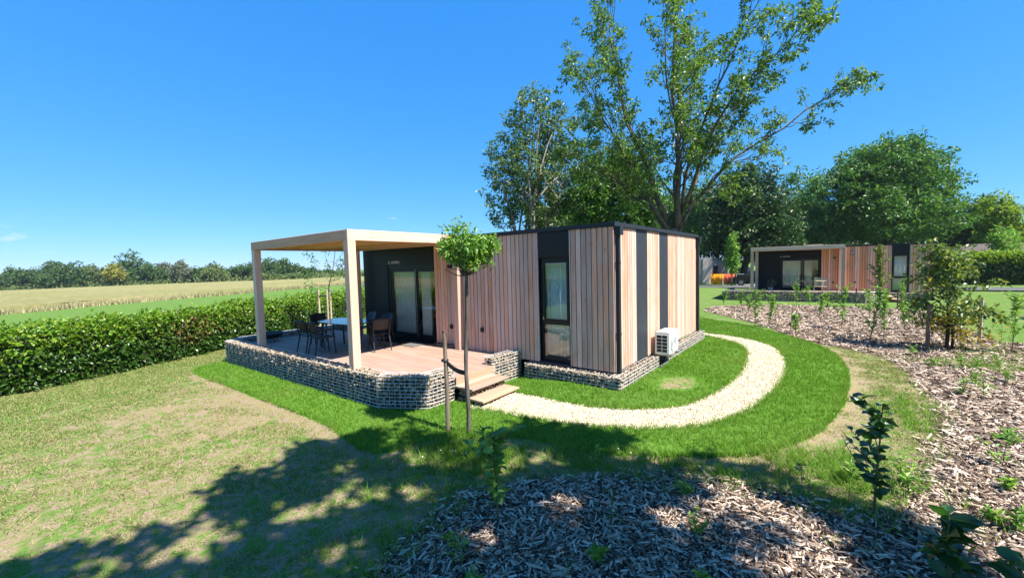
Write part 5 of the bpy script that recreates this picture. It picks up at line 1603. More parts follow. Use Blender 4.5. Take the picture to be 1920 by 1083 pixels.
# ------------------------------------------------------------------ thin young tree between three pale stakes by the hedge
def thin_tree():
    rng = np.random.default_rng(14)
    base = np.array([-12.35, 0.6, 0.0])
    o = empty('young_tree', tuple(base)); tag(o, 'thin young tree between three pale stakes, seen through the pergola', 'tree')
    T = MB(); C = []
    st = resample([(0, 0, 0), (.05, .03, 1.3), (.16, .08, 2.0), (.32, .2, 2.7), (.45, .3, 3.7)], 10)
    T.tube(st, np.linspace(.028, .01, 10), 7)
    for (h, dx, dy, dz) in ((4, -1.0, -.7, .75), (5, -.75, -.5, 1.25), (6, .55, .4, .6), (6, -.35, -.2, 1.3), (7, .5, .45, .95), (5, .8, .5, .5), (3, -.9, -.5, .55)):
        p = st[h]; e = p + (dx * .75, dy * .75, dz * .8)
        K = resample([p, (p + e) / 2 + (0, 0, -.1), e], 6)
        T.tube(K, np.linspace(.012, .004, 6), 5, False)
        for q in (3, 4, 5, 5): C.append(K[q] + rng.normal(size=3) * .1)
    C += [st[-1] + rng.normal(size=3) * .12 for _ in range(4)]
    T.build('trunk', M['bark'], o, True)
    P, D = cluster_leaves(rng, np.array(C), 14, .17)
    link('crown', leaf_mesh('crown', P, D, .12, .05, rng), M['leaf_mid'], o)
    for i, (dx, dy, w) in enumerate(((-.2, -.17, 'left'), (.16, -.02, 'right'), (.02, .18, 'rear'))):
        s = MB().tube([(0, 0, -.1), (0, 0, 1.85)], .035, 8).build('tree_stake', M['stake_pale']); s.location = base + (dx, dy, 0)
        tag(s, 'pale round stake of the thin young tree, the %s one of three' % w, 'stake', 'pale stakes by the hedge')
    b = MB().tube([base + (-.2, -.17, 1.6), base + (.16, -.02, 1.6)], .03, 6).build('tree_strap', M['black']); tag(b, 'dark tie across the tops of the pale stakes by the hedge', 'strap')
thin_tree()

# ------------------------------------------------------------------ saplings, shrubs and weeds
def sapling(name, label, cat, x, y, h, n, leaf, spread, mat, seed, group=None, up=0.45, bare=0.15, six=False, stemr=0.008, zoff=0.0, branches=5):
    rng = np.random.default_rng(seed)
    z = float(terrain(x, y)) + zoff
    o = empty(name, (x, y, z)); tag(o, label, cat, group)
    T = MB()
    st = curve_pts(rng, (0, 0, -.03), (rng.normal() * .08, rng.normal() * .08, 1), h, 8, .12, .2)
    T.tube(st, np.linspace(stemr * 1.4, stemr * .5, 8), 6, False)
    axes = [st]
    for k in range(branches):
        t = bare + (0.9 - bare) * (k + rng.random()) / branches
        q = t * 7; i = min(int(q), 6); p = st[i] * (1 - (q - i)) + st[i + 1] * (q - i)
        a = rng.uniform(0, 2 * PI)
        B = curve_pts(rng, p, (math.cos(a), math.sin(a), .8), spread * rng.uniform(.6, 1.2) * (1.1 - .6 * t), 5, .3, .35)
        T.tube(B, np.linspace(stemr * .6, stemr * .3, 5), 5, False)
        axes.append(B)
    T.build('stem', M['twig'], o)
    P = []; D = []
    for m in range(n):
        A = axes[0] if rng.random() < .38 else axes[rng.integers(0, len(axes))]
        lo = bare if A is st else .15
        t = lo + (1 - lo) * rng.random() ** .85
        q = t * (len(A) - 1); i = min(int(q), len(A) - 2)
        P.append(A[i] * (1 - (q - i)) + A[i + 1] * (q - i))
        a = rng.uniform(0, 2 * PI)
        D.append((math.cos(a), math.sin(a), up + rng.normal() * .3))
    P = np.array(P); D = np.array(D)
    sz = rng.uniform(.6, 1.2, n)
    link('leaves', leaf_mesh('leaves', P, D, sz * leaf[0], sz * leaf[1], rng, .2, six), mat, o)
    return o

sapling('laurel_sapling', 'dark-leaved laurel sapling standing at the edge of the wood chips', 'sapling', 3.72, -2.23, 1.2, 120, (.13, .08), .46, M['leaf_laurel'], 2, up=.5, six=True, stemr=.010, branches=9)
sapling('laurel_sapling', 'laurel sapling in the foreground shade left of the wood chips', 'sapling', 0.71, -4.43, 1.16, 130, (.13, .07), .46, M['leaf_ball'], 3, up=.4, six=True, bare=.3, branches=7)
sapling('laurel_sapling', 'big-leaved laurel sapling cut by the bottom right edge', 'sapling', 4.02, -3.66, .95, 70, (.17, .10), .30, M['leaf_laurel'], 4, up=.5, six=True, stemr=.012, branches=7)
sapling('laurel_sapling', 'few laurel leaves showing in the bottom right corner', 'sapling', 4.42, -3.3, .62, 26, (.16, .10), .18, M['leaf_laurel'], 5, up=.6, six=True)
sapling('thin_sapling', 'thin small sapling in the shaded wood chips, bottom centre', 'sapling', 1.65, -3.81, .42, 24, (.07, .03), .14, M['leaf_laurel'], 6, six=True, stemr=.005)
sapling('thin_sapling', 'thin small sapling at the shaded edge of the wood chips, left of the laurel', 'sapling', 3.14, -2.25, .38, 16, (.07, .035), .1, M['leaf_laurel'], 7, six=True, stemr=.004, bare=.5)
BED = [(-1.7, 18.94, .75, 'small pale sapling at the far left end of the mulch bed'), (-0.62, 18.01, .8, 'small pale sapling second from the left below the distant gabion'),
       (1.07, 10.07, 1.14, 'slim sapling nearest the turf edge in the left of the mulch bed'), (1.57, 9.87, 1.0, 'slim sapling beside the one at the turf edge'),
       (1.81, 19.27, 1.15, 'bushy bright sapling before the middle of the distant gabion'), (2.33, 20.4, .9, 'small bright sapling close to the distant gabion'),
       (2.44, 8.53, .55, 'low pale sapling in the middle of the mulch bed'), (3.61, 10.5, 1.25, 'bright bushy sapling in the centre of the mulch bed'),
       (4.2, 7.89, 1.3, 'tall bright sapling in the mulch bed, left of a close pair'), (4.56, 8.68, 1.25, 'tall bright sapling in the mulch bed, right of a close pair'),
       (6.27, 20.9, 1.25, 'dense bright sapling before the window of the distant chalet'), (5.26, 11.09, .8, 'sparse pale sapling left of the staked shrub'),
       (6.83, 7.87, 1.25, 'leafy sapling right of the staked shrub at the right edge'), (0.1, 15.5, .7, 'sparse sapling in the far left of the mulch bed'),
       (2.9, 14.0, .9, 'sparse sapling in the far middle of the mulch bed'), (4.6, 15.5, 1.0, 'bright sapling behind the centre of the mulch bed'), (3.2, 17.6, .8, 'low bright sapling near the distant terrace steps')]
for i, (x, y, h, lab) in enumerate(BED):
    sapling('bed_sapling', lab, 'sapling', x, y, h * 1.2, int(120 + 130 * h), (.115, .05), .55 * h, M['leaf_sap'], 30 + i, 'saplings planted in the mulch bed', up=.5, bare=.22, stemr=.009, branches=9)
WEEDS = [(5.16, 2.9, .28), (5.5, 3.87, .22), (5.11, 5.24, .19), (6.19, 5.81, .25), (5.85, 5.49, .25), (5.56, 5.42, .3), (4.03, -1.69, .22), (4.82, -1.06, .13), (4.57, -1.87, .16), (4.7, -1.91, .2), (0.75, -5.1, .26), (1.79, -4.38, .16), (2.41, -3.51, .25), (0.48, -4.2, .23), (0.99, -2.77, .2), (4.95, -0.34, .42), (3.99, -1.43, .3), (3.58, -1.69, .2), (5.44, 2.98, .4), (7.0, 9.5, .5), (6.0, 4.3, .2), (5.8, 1.4, .22), (5.2, .6, .15), (4.9, 6.3, .25), (1.2, -5.3, .2), (2.6, -4.2, .18), (2.1, -2.9, .16)]
WLAB = ['pale weed clump on the sunny wood chips, fifth row', 'dark green weed clump beside the pale one on the sunny chips', 'low weed between the worn grass and the staked shrub', 'weed clump on the right below the staked shrub', 'weed clump just below the staked shrub', 'weed at the foot of the staked shrub', 'lush weed at the foot of the dark laurel sapling', 'tiny weed on the chips right of the laurel', 'small weed above the bottom right laurel', 'yellowing weed at the right edge above the bottom right laurel', 'weed clump in the shaded chips at the bottom left', 'small weed in the shaded chips, bottom centre', 'weed clump in the middle of the shaded chips', 'weed below the shaded laurel sapling', 'small weed on the bare soil by the turf curve', 'tall thin weed at the right edge of the chips', 'weed behind the dark laurel sapling', 'weed left behind the dark laurel sapling', 'tall pale weed on the sunny chips', 'weed clump at the right edge behind the staked shrub', 'small weed midway along the sunny chips', 'lone weed on the sunny chips near the right edge', 'tiny weed on the sunny chips by the worn grass', 'weed left of the staked shrub', 'small weed at the bottom edge of the shaded chips', 'weed right of the middle of the shaded chips', 'weed at the upper edge of the shaded chips']
for i, ((x, y, h), lab) in enumerate(zip(WEEDS, WLAB)):
    sapling('weed', lab, 'weed', x, y, h, 46, (.085, .035), h * .75, M['leaf_sap'] if i % 3 else M['leaf_ball'], 80 + i, 'weeds on the wood chips', up=.6, bare=.02, stemr=.004, zoff=.02, branches=9)

def shrub():
    rng = np.random.default_rng(55)
    base = (5.71, 7.78, .13)
    o = empty('shrub', base); tag(o, 'leafy young tree tied between two stakes at the right', 'tree')
    T = MB()
    st = resample([(0, 0, -.05), (.02, .02, .7), (.0, .05, 1.6), (-.05, .05, 2.6)], 9)
    T.tube(st, np.linspace(.045, .012, 9), 8)
    T.tube(resample([(.1, .05, 0), (.12, .06, .4), (.05, .05, .8)], 4), .03, 7)
    C = []
    for k in range(46):
        t = rng.uniform(.22, 1); q = t * 8; i = min(int(q), 7); p = st[i] * (1 - (q - i)) + st[i + 1] * (q - i)
        a = rng.uniform(0, 2 * PI); R = .95 * (1 - abs(t - .45) * 1.05) * rng.uniform(.55, 1.1)
        e = p + (R * math.cos(a), R * math.sin(a), .25 * rng.random() + .1)
        K = resample([p, (p + e) / 2 + (0, 0, .05), e], 6)
        T.tube(K, np.linspace(.012, .004, 6), 4, False)
        C += [K[2], K[3], K[4], K[5], K[5]]
    T.build('trunk', M['bark_dark'], o, True)
    C = np.array(C) + rng.normal(size=(len(C), 3)) * .07
    P, D = cluster_leaves(rng, C, 11, .14, .1)
    yl = (P[:, 2] < .95) & (rng.random(len(P)) < .5)
    sz = rng.uniform(.65, 1.25, len(P))
    link('crown', leaf_mesh('crown', P[~yl], D[~yl], sz[~yl] * .125, sz[~yl] * .068, rng), M['leaf_shrub'], o)
    C2 = rng.normal(size=(40, 3)) * (.3, .3, .18) + (.25, 0.1, .5)
    P2, D2 = cluster_leaves(rng, C2, 8, .12)
    link('yellow_leaves', leaf_mesh('yellow_leaves', np.vstack([P[yl], P2]), np.vstack([D[yl], D2]), .10, .05, rng), M['leaf_yellow'], o)
    for (x, y, h, m, lab) in ((5.29, 7.29, 1.2, 'stake', 'dark stake left of the leafy young tree'), (6.47, 8.8, 1.3, 'stake_pale', 'thicker pale stake right of the leafy young tree')):
        s = MB().tube([(0, 0, -.05), (.02, 0, h)], .045, 9).build('tree_stake', M[m]); s.location = (x, y, .13); tag(s, lab, 'stake')
    for a, b, lab in (((5.3, 7.28, .9), (5.7, 7.76, .86), 'black strap from the dark stake to the leafy young tree'), ((6.46, 8.78, 1.16), (5.72, 7.80, 1.0), 'pale strap from the pale stake to the leafy young tree')):
        s = MB().tube(resample([a, (np.array(a) + b) / 2 - (0, 0, .04), b], 6), .028, 6).build('tree_strap', M['black' if 'black' in lab else 'stake_pale']); tag(s, lab, 'strap')
    # slim tree with a stake before the distant chalet
    o = sapling('slim_tree', 'slim staked tree growing in front of the distant chalet wall', 'tree', 5.28, 21.0, 3.3, 900, (.15, .07), .75, M['leaf_shrub'], 91, up=.1, bare=.28, stemr=.02, branches=26)
    for k, (dx, hh) in enumerate(((-.95, 1.0), (.65, 1.0))):
        s = MB().tube([(0, 0, -.05), (0, 0, hh)], .035, 7).build('tree_stake', M['stake']); s.location = (5.28 + dx, 20.9 - .2 * k, -.1)
        tag(s, 'short stake %s of the slim tree by the distant terrace' % ('left', 'right')[k], 'stake')
shrub()
# leaves of the potted plant on the distant terrace
def pot_leaves():
    rng = np.random.default_rng(4)
    P, D = cluster_leaves(rng, rng.normal(size=(8, 3)) * .1 + (0, 0, .5), 12, .15)
    link('leaves', leaf_mesh('leaves', P, D, .14, .06, rng), M['leaf_far_grey'], FAR_POT)
pot_leaves()

# daisies near the ball tree
def daisies():
    rng = np.random.default_rng(6)
    for i in range(12):
        x, y = (-.72 + rng.normal() * .16, -3.82 + rng.normal() * .12) if i < 9 else (1.35 + rng.normal() * .25, -2.55 + rng.normal() * .08)
        z = float(terrain(x, y)); h = rng.uniform(.06, .16)
        o = empty('daisy', (x, y, z)); tag(o, 'tiny white daisy in the rough grass below the ball-crowned tree' if i < 9 else 'tiny white clover flower at the edge of the turf curve', 'flower', 'white daisies by the ball tree' if i < 9 else 'white clover by the turf curve')
        MB().tube([(0, 0, 0), (.01, 0, h)], .003, 4).build('stem', M['twig'], o)
        MB().lathe([(.002, -.003), (.010, 0), (.008, .005)], (.01, 0, h), 8).build('flower_head', M['daisy'], o)
daisies()

# ------------------------------------------------------------------ grass, gravel and wood chips
def blades(name, X, Y, Z, H, Wb, per, rng, lean=.35, spread=.02):
    n = len(X)
    x = np.repeat(X, per) + rng.normal(size=n * per) * spread; y = np.repeat(Y, per) + rng.normal(size=n * per) * spread
    z = np.repeat(Z, per); h = np.repeat(H, per) * rng.uniform(.55, 1.2, n * per); w = np.repeat(Wb, per)
    a = rng.uniform(0, PI, n * per); le = rng.normal(size=(n * per, 2)) * lean * h[:, None]
    V = np.stack([np.stack([x - np.cos(a) * w, y - np.sin(a) * w, z], 1), np.stack([x + np.cos(a) * w, y + np.sin(a) * w, z], 1), np.stack([x + le[:, 0], y + le[:, 1], z + h], 1)], 1)
    return mesh_np(name, V.reshape(-1, 3), np.arange(n * per * 3).reshape(-1, 3))

HOUSE_RECT = [(-10.9, -3.35), (-3.2, -3.15), (-2.38, -2.68), (-2.34, -2.16), (-1.55, -2.16), (-1.55, -1.02), (-2.3, -1.0), (-2.1, -.22), (.22, -.22), (.22, 6.2), (-10.9, 6.2)]
def turf():
    rng = np.random.default_rng(61)
    n = 150000
    X = rng.uniform(-11.2, 3.8, n); Y = rng.uniform(-4.5, 11, n)
    ok = inside(TURF_POLY, X, Y) & ~inside(PATH_POLY, X, Y) & ~inside(np.array(HOUSE_RECT), X, Y)
    dry = np.exp(-(((X - .98) / .42) ** 2 + ((Y - .95) / .75) ** 2) * 1.5)
    ok &= rng.random(n) > np.clip((dry + .8 * (fnoise(X, Y, .35, 19) - .5)) * 1.8, 0, .9)
    far = np.hypot(X - 3.4, Y + 7.5)
    ok &= rng.random(n) < np.clip(1.35 - far / 22, .35, 1)
    X, Y = X[ok], Y[ok]; far = far[ok]
    Z = terrain(X, Y) + .02
    H = .052 + .03 * fnoise(X, Y, .7, 12)
    me = blades('grass', X, Y, Z, H, .0032 + .0004 * far, 5, rng)
    tag(link('turf_grass', me, M['turf']), 'lush short green turf curving round the chalet and along the terrace', 'grass', kind='stuff')
    # ragged longer fringe along the outer edge and the path edges
    L = np.vstack([smooth_line(TURF_OUT, .05), P_OUT, P_IN])
    m = 9000
    q = L[rng.integers(0, len(L), m)] + rng.normal(size=(m, 2)) * .035
    okk = inside(TURF_POLY, q[:, 0], q[:, 1]) & ~inside(np.array(HOUSE_RECT), q[:, 0], q[:, 1])
    q = q[okk]
    me = blades('grass', q[:, 0], q[:, 1], terrain(q[:, 0], q[:, 1]) + .01, rng.uniform(.06, .11, len(q)), np.full(len(q), .005), 4, rng, .5)
    tag(link('turf_fringe', me, M['turf']), 'longer grass blades fringing the turf and gravel edges', 'grass', kind='stuff')
turf()

def thin_grass():
    rng = np.random.default_rng(62)
    n = 210000
    X = rng.uniform(-13, 6, n); Y = rng.uniform(-9, 9, n)
    hx = np.interp(Y, HEDGE_LINE[:, 1], HEDGE_LINE[:, 0])
    ok = ~inside(TURF_POLY, X, Y) & ~inside(MULCH_POLY, X, Y) & ~inside(np.array(HOUSE_RECT), X, Y) & (X > hx - .3)
    ok &= rng.random(n) < np.clip(greenness(X, Y) * .9 + (fnoise(X, Y, .35, 44) - .5) * 1.6, .02, 1)
    X, Y = X[ok], Y[ok]
    far = np.hypot(X - 3.4, Y + 7.5)
    me = blades('grass', X, Y, terrain(X, Y), .022 + .03 * fnoise(X, Y, .6, 13), .0025 + .0004 * far, 5, rng, .9, .04)
    tag(link('thin_lawn_grass', me, M['weak_grass']), 'thin patchy sun-scorched grass of the lawn', 'grass', kind='stuff')
    # rough tufts: at the foot of the ball tree, along the chips, by the laurel
    T = []
    for cx, cy, sx, sy, k in ((-.8, -3.45, .42, .32, 420), (-.3, -3.5, .3, .25, 160), (3.5, -1.6, .45, .4, 260), (3.0, -1.55, .5, .3, 140), (4.3, 1.2, .25, .9, 160), (1.0, -2.85, .5, .12, 120), (-1.0, -4.4, .8, .3, 90), (2.1, -2.35, .6, .12, 120), (5.8, 5.6, .7, .3, 220), (6.6, 7.0, .5, .8, 160), (0.2, -5.2, .2, .6, 80)):
        T.append(np.stack([cx + rng.normal(size=k) * sx, cy + rng.normal(size=k) * sy], 1))
    T = np.vstack(T)
    me = blades('grass', T[:, 0], T[:, 1], terrain(T[:, 0], T[:, 1]), rng.uniform(.07, .2, len(T)), np.full(len(T), .0045), 9, rng, .6, .035)
    tag(link('rough_grass', me, M['turf']), 'rough longer grass tufts at the tree foot and along the wood chips', 'grass', kind='stuff')
thin_grass()

def gravel():
    rng = np.random.default_rng(63)
    n = 60000
    X = rng.uniform(-2.4, 2.8, n); Y = rng.uniform(-2.5, 7.7, n)
    ok = inside(PATH_POLY, X + rng.normal(size=n) * .04, Y + rng.normal(size=n) * .04)
    X, Y = X[ok], Y[ok]
    far = np.hypot(X - 3.4, Y + 7.5)
    size = rng.uniform(.010, .021, len(X)) * (1 + .02 * far)
    P = np.stack([X, Y, terrain(X, Y) + .008 + rng.random(len(X)) * .012], 1)
    tag(link('gravel', stones_mesh('gravel', P, size, rng, 'oct', (1.1, .9, .7)), M['pebble']), 'cream gravel pebbles covering the curved path', 'gravel', kind='stuff')
    # stones scattered off the terrace
gravel()

def chips():
    rng = np.random.default_rng(64)
    def layer(n, box, dens, sc):
        X = rng.uniform(box[0], box[1], n); Y = rng.uniform(box[2], box[3], n)
        ok = inside(MULCH_POLY, X + rng.normal(size=n) * .09, Y + rng.normal(size=n) * .09)
        ok &= ~inside(TURF_POLY, X, Y)
        X, Y = X[ok], Y[ok]; n = len(X)
        Lc = np.exp(rng.normal(size=n) * .68) * .037 * sc; Lc = np.clip(Lc, .015, .26)
        Wc = np.clip(Lc * rng.uniform(.12, .42, n), .006, .028 * sc)
        yaw = rng.uniform(0, 2 * PI, n); pit = rng.normal(size=n) * .28; rol = rng.normal(size=n) * .45
        cy_, sy_ = np.cos(yaw), np.sin(yaw)
        A = np.stack([cy_ * np.cos(pit), sy_ * np.cos(pit), np.sin(pit)], 1)
        Bv = unit(np.cross(np.array([0, 0, 1.0]), A)); Cn = np.cross(A, Bv)
        B2 = Bv * np.cos(rol)[:, None] + Cn * np.sin(rol)[:, None]; C2 = np.cross(A, B2)
        z = terrain(X, Y) + .06 * (fnoise(X, Y, .8, 4) - .35) + .004 + rng.random(n) ** 2 * .04
        P = np.stack([X, Y, z], 1)
        l = Lc[:, None]; w = Wc[:, None]; t = w * .35
        V = np.stack([P - A * l * .5 - B2 * w * .4, P + A * l * .42 - B2 * w * .5, P + A * l * .5 + B2 * w * .3, P - A * l * .4 + B2 * w * .5,
                      P - A * l * .3 + C2 * t, P + A * l * .3 + C2 * t], 1)
        i = np.arange(n)[:, None] * 6
        T = np.array([(0, 1, 5), (0, 5, 4), (1, 2, 5), (2, 3, 4), (2, 4, 5), (3, 0, 4)])
        return V.reshape(-1, 3), (T[None] + i[:, :, None]).reshape(-1, 3)
    Vs = []; Fs = []; o = 0
    for n, box, sc in ((98000, (-.2, 5.6, -6.2, .2), 1.0), (52000, (2.8, 8, 0, 7.5), 1.35), (38000, (-2.4, 9.5, 6.5, 21), 1.9)):
        V, F = layer(n, box, 1, sc)
        Vs.append(V); Fs.append(F + o); o += len(V)
    me = mesh_np('wood_chips', np.vstack(Vs), np.vstack(Fs))
    tag(link('wood_chips', me, M['chip']), 'shredded wood chip mulch covering the planting bed', 'wood chips', kind='stuff')
chips()

# ------------------------------------------------------------------ things beyond the distant chalet
def yard():
    z0 = 0.03
    s = empty('garden_shed', (-7.4, 39.2, z0), 0.25); tag(s, 'grey-brown garden shed with mono-pitch roof behind the near chalet corner', 'shed')
    MB().box(-2.4, -.15, -.02, 2.6, 0, 2.75).build('wall', M['shedwood'], s)
    for i in range(14): MB().box(-2.4 + i * .16 + .005, -2.4 + (i + 1) * .16 - .005, -.045, -.021, 0.03, 2.7).build('plank', M['shedwood'], s)
    MB().box(-.14, .75, -.1, .06, 0, 2.8).build('corner_panel', M['shed_pale'], s)
    MB().add([(.76, 0, 0), (2.2, .35, 0), (2.2, 2.6, 0), (.76, 2.6, 0), (.76, 0, 2.75), (2.2, .35, 2.05), (2.2, 2.6, 2.05), (.76, 2.6, 2.75)],
             [(0, 1, 5, 4), (1, 2, 6, 5), (2, 3, 7, 6), (3, 0, 4, 7), (4, 5, 6, 7)]).build('side_wall', M['shed_grey'], s)
    MB().add([(.7, -.1, 2.83), (2.4, .3, 2.0), (2.4, 2.7, 2.0), (.7, 2.7, 2.83), (.7, -.1, 2.9), (2.4, .3, 2.07), (2.4, 2.7, 2.07), (.7, 2.7, 2.9)],
             [(0, 3, 2, 1), (4, 5, 6, 7), (0, 1, 5, 4), (1, 2, 6, 5), (2, 3, 7, 6), (3, 0, 4, 7)]).build('roof', M['steel'], s)
    MB().box(.85, 1.25, -.02, .16, .1, 1.95).build('door', M['frame'], s)
    r = empty('drying_rack', (-5.55, 38.9, z0), .05); tag(r, 'low drying rack hung with bright towels beside the shed', 'drying rack')
    for x in (-1.2, 0, 1.2, 1.9): MB().tube([(x, -.25, 0), (x, 0, 1.05), (x, .25, 0)], .02, 6).build('leg', M['white'], r)
    MB().tube([(-1.2, 0, 1.05), (1.9, 0, 1.05)], .02, 6).build('rail', M['white'], r)
    def towel(name, lab, a, b, mat, ln):
        n = 24; V = []
        for i in range(n + 1):
            x = a + (b - a) * i / n; y = .05 + .025 * math.sin(i * 1.3)
            V += [(x, -y, 1.08 - ln - .06 * math.sin(i * .5)), (x, -.03, 1.08), (x, .03, 1.08), (x, y, .5)]
        F = []
        for i in range(n):
            q = i * 4
            for j in range(3): F.append((q + j, q + 4 + j, q + 5 + j, q + 1 + j))
        o = MB().add(V, F).build(name, mat, None, True)
        o.location = (-5.55, 38.9, z0); o.rotation_euler = (0, 0, .05); tag(o, lab, 'towel')
        sm = o.modifiers.new('thickness', 'SOLIDIFY'); sm.thickness = .012
    towel('towel', 'bright orange towel hanging low beside the shed', -1.15, .12, M['towel_o'], .95)
    towel('towel', 'coral red towel hanging right of the orange one', .16, 1.05, M['towel_r'], .85)
    c = empty('utility_cabinet', (-4.75, 43.5, z0)); tag(c, 'pale green-white utility cabinet behind the towels', 'cabinet')
    MB().prism('z', .12, 1.6, -.95, 1.0, -.35, .35, .02).build('body', M['cabinet'], c)
    MB().box(-.98, 1.03, -.4, .4, 1.6, 1.68).build('lid', M['white'], c)
    MB().box(-.85, .9, -.3, .3, 0, .12).build('plinth', M['shed_grey'], c)
    MB().box(-.9, -.02, -.36, -.352, .18, 1.55).build('door', M['leaf_far_grey'], c)
    # parked car
    k = empty('parked_car', (-2.55, 39.0, z0 - .05), 0.12); tag(k, 'black parked car half hidden by the distant pergola post', 'car')
    prof = [(-2.1, .35), (-2.15, .65), (-2.05, .85), (-1.2, .98), (-.6, 1.42), (.9, 1.46), (1.7, 1.05), (2.15, .95), (2.2, .4)]
    V = [(x, -.85 if z < 1.0 else -.68, z) for x, z in prof] + [(x, .85 if z < 1.0 else .68, z) for x, z in prof]
    n = len(prof)
    F = [(i, (i + 1) % n, n + (i + 1) % n, n + i) for i in range(n)] + [tuple(range(n - 1, -1, -1)), tuple(range(n, 2 * n))]
    MB().add(V, F).build('body', M['carpaint'], k)
    MB().add([(-1.22, -.66, 1.0), (-1.22, .66, 1.0), (-.65, .6, 1.43), (-.65, -.6, 1.43)], [(0, 1, 2, 3)]).build('windscreen', M['carglass'], k).location = (-.02, 0, .02)
    MB().add([(-1.0, -.80, 1.0), (-.55, -.72, 1.38), (.85, -.72, 1.40), (1.45, -.80, 1.05)], [(0, 3, 2, 1)]).build('side_window', M['carglass'], k).location = (0, -.05, 0)
    for yy in (-.62, .62): MB().box(-2.17, -2.08, yy - .16, yy + .16, .68, .8).build('headlight', M['lamp'], k)
    MB().box(-2.19, -2.14, -.26, .26, .48, .58).build('number_plate', M['white'], k)
    for xx in (-1.35, 1.4):
        for yy in (-.86, .70):
            w = MB().lathe([(.2, 0), (.32, .01), (.33, .08), (.32, .15), (.2, .16)], n=18).build('wheel', M['black'], k)
            w.rotation_euler = (-PI / 2, 0, 0); w.location = (xx, yy, .33)
            rim = MB().lathe([(.02, 0), (.19, .0), (.2, .03)], n=14).build('rim', M['steel'], w); rim.location = (0, 0, -.012)
    # building behind the car, mostly hidden
    b = empty('lodge', (-2.2, 47.5, z0)); tag(b, 'brownish lodge with low pitched roof behind the parked car', 'building')
    MB().box(-1.6, 6, 0, 5, 0, 2.7).build('wall', M['shedwood'], b)
    MB().add([(-2.6, -.6, 2.65), (6.6, -.6, 2.65), (6.6, 5.6, 2.65), (-2.6, 5.6, 2.65), (1.0, 2.5, 4.0), (4.5, 2.5, 4.0)], [(0, 1, 5, 4), (1, 2, 5), (2, 3, 4, 5), (3, 0, 4), (0, 3, 2, 1)]).build('roof', M['rooftile'], b)
    MB().box(-1.3, -.5, -.03, -.001, 1.0, 2.1).build('window', M['carglass'], b)
    # slim bright tree in the yard
    px_tree('slim_tree', 'slim bright green tree in the yard between the shed and the parked car', 'tree', 1372, 40, [(1372, 468, 7, 22, 0), (1372, 490, 9, 18, 0), (1374, 448, 4, 14, 0)], M['leaf_ball'], M['bark'], 301, 260, 12, .28, (.25, .12), .06, 8, trunk_top=.8)
yard()

def side_tree():
    # tree standing right of the view; its shade lies on the lawn by the road
    rng = np.random.default_rng(99)
    for i, (x, y, lab) in enumerate(((15.5, 18.5, 'tree right of the view shading the lawn near the mulch bed'), (17.0, 23.5, 'second tree right of the view shading the lawn by the road'))):
        crown_tree('side_tree', lab, 'tree', (x, y, -.1), 7.0, [(0, 0, 5.0, 2.2, 2.0, 1.8), (.8, .4, 4.0, 1.8, 1.8, 1.4), (-.8, -.3, 4.2, 1.7, 1.7, 1.4)], M['leaf_mid'], M['bark'], rng, 420, 14, .45, (.3, .16), .2)
side_tree()

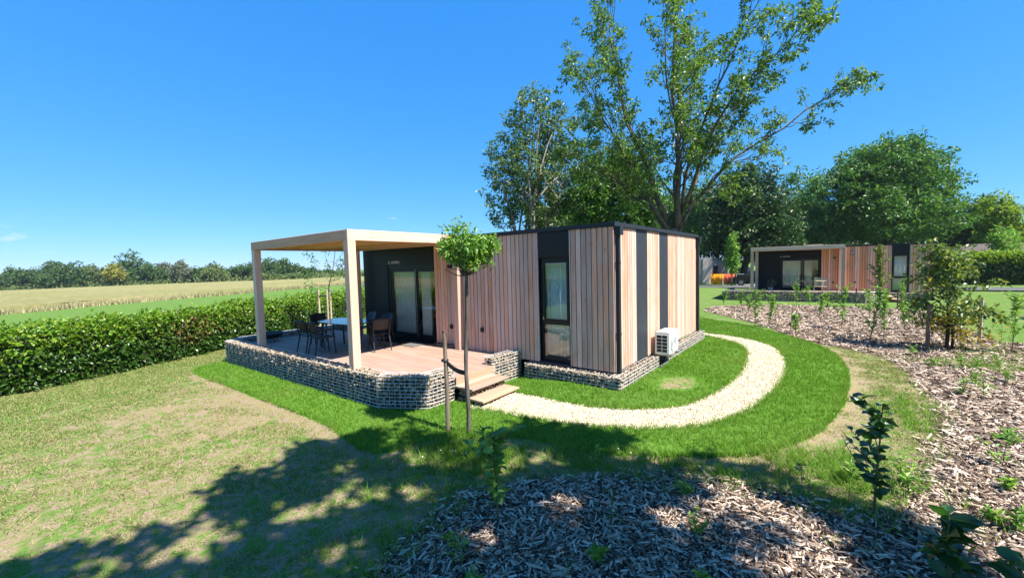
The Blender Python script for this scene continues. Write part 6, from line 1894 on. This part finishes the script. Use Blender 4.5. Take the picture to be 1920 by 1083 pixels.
def right_side():
    # tall hedge with new growth on top, beyond the road
    rng = np.random.default_rng(71)
    def block(name, lab, A, B, w, z0, z1, mats, n, leaf, cat='hedge', base_gap=0.0):
        A = np.array(A); B = np.array(B); d = unit(B - A); nr = np.array([d[1], -d[0]])
        L_ = np.linalg.norm(B - A)
        o = empty(name, (A[0], A[1], float(terrain(*A)))); tag(o, lab, cat)
        f = rng.random(n); u = rng.uniform(0, L_, n)
        q = np.where(f < .6, rng.normal(size=n) * .08, rng.uniform(-w, 0, n)); z = np.where(f < .6, rng.uniform(z0, z1, n), z1 + rng.normal(size=n) * .1)
        P = np.stack([d[0] * u + nr[0] * q, d[1] * u + nr[1] * q, z], 1)
        D = rng.normal(size=(n, 3))
        top = z > z1 - (z1 - z0) * .32
        link('new_growth', leaf_mesh('new_growth', P[top], D[top], leaf, leaf * .55, rng), mats[0], o)
        link('foliage', leaf_mesh('foliage', P[~top], D[~top], leaf, leaf * .55, rng), mats[1], o)
        V = [(d[0] * a + nr[0] * b_, d[1] * a + nr[1] * b_, c) for c in (0, z1 - .15) for a, b_ in ((0, -.12), (L_, -.12), (L_, -w + .1), (0, -w + .1))]
        MB().add(V, [(0, 3, 2, 1), (4, 5, 6, 7), (0, 1, 5, 4), (1, 2, 6, 5), (2, 3, 7, 6), (3, 0, 4, 7)]).build('inner_branches', M['bark_dark'], o)
    block('hedge', 'tall hedge with yellow-green top beyond the road at the right', (9.5, 43.6), (24, 46.0), 1.4, .1, 2.55, (M['leaf_lime'], M['leaf_dark']), 9000, .3)
    b = empty('bungalow', (12.5, 52, 0)); tag(b, 'house with grey-brown roof behind the tall right hedge', 'building')
    MB().box(0, 9, 0, 6, 0, 2.6).build('wall', M['shed_pale'], b)
    MB().add([(-.6, -.6, 2.6), (9.6, -.6, 2.6), (9.6, 6.6, 2.6), (-.6, 6.6, 2.6), (1.8, 3, 3.5), (7.2, 3, 3.5)], [(0, 1, 5, 4), (1, 2, 5), (2, 3, 4, 5), (3, 0, 4), (0, 3, 2, 1)]).build('roof', M['rooftile'], b)
    for i, (u, lab) in enumerate(((1873, 'left'), (1883, 'middle'), (1895, 'right'))):
        px_tree('young_tree', 'slender pale-trunked young tree before the tall hedge, the %s of three' % lab, 'tree', u + 2, 37 + i * .4, [(u + 2, 452 + i * 3, 13, 26, 0), (u, 475, 10, 18, 0)], M['leaf_sap'], M['bark_pale'], 310 + i, 120, 10, .32, (.24, .1), .07, 6, trunk_top=.75)
right_side()

# ------------------------------------------------------------------ thin summer haze
def haze():
    m = bpy.data.materials.new('summer_haze'); m.use_nodes = True
    nt = m.node_tree; nt.nodes.remove(nt.nodes['Principled BSDF'])
    pv = nt.nodes.new('ShaderNodeVolumePrincipled')
    pv.inputs['Color'].default_value = (0.80, 0.90, 1.0, 1); pv.inputs['Density'].default_value = 0.00018
    pv.inputs['Anisotropy'].default_value = 0.2
    nt.links.new(pv.outputs[0], nt.nodes['Material Output'].inputs['Volume'])
    o = MB().box(-2600, 2600, -2600, 2600, -6.0, 24.0).build('haze', m)
    tag(o, kind='stuff')
haze()
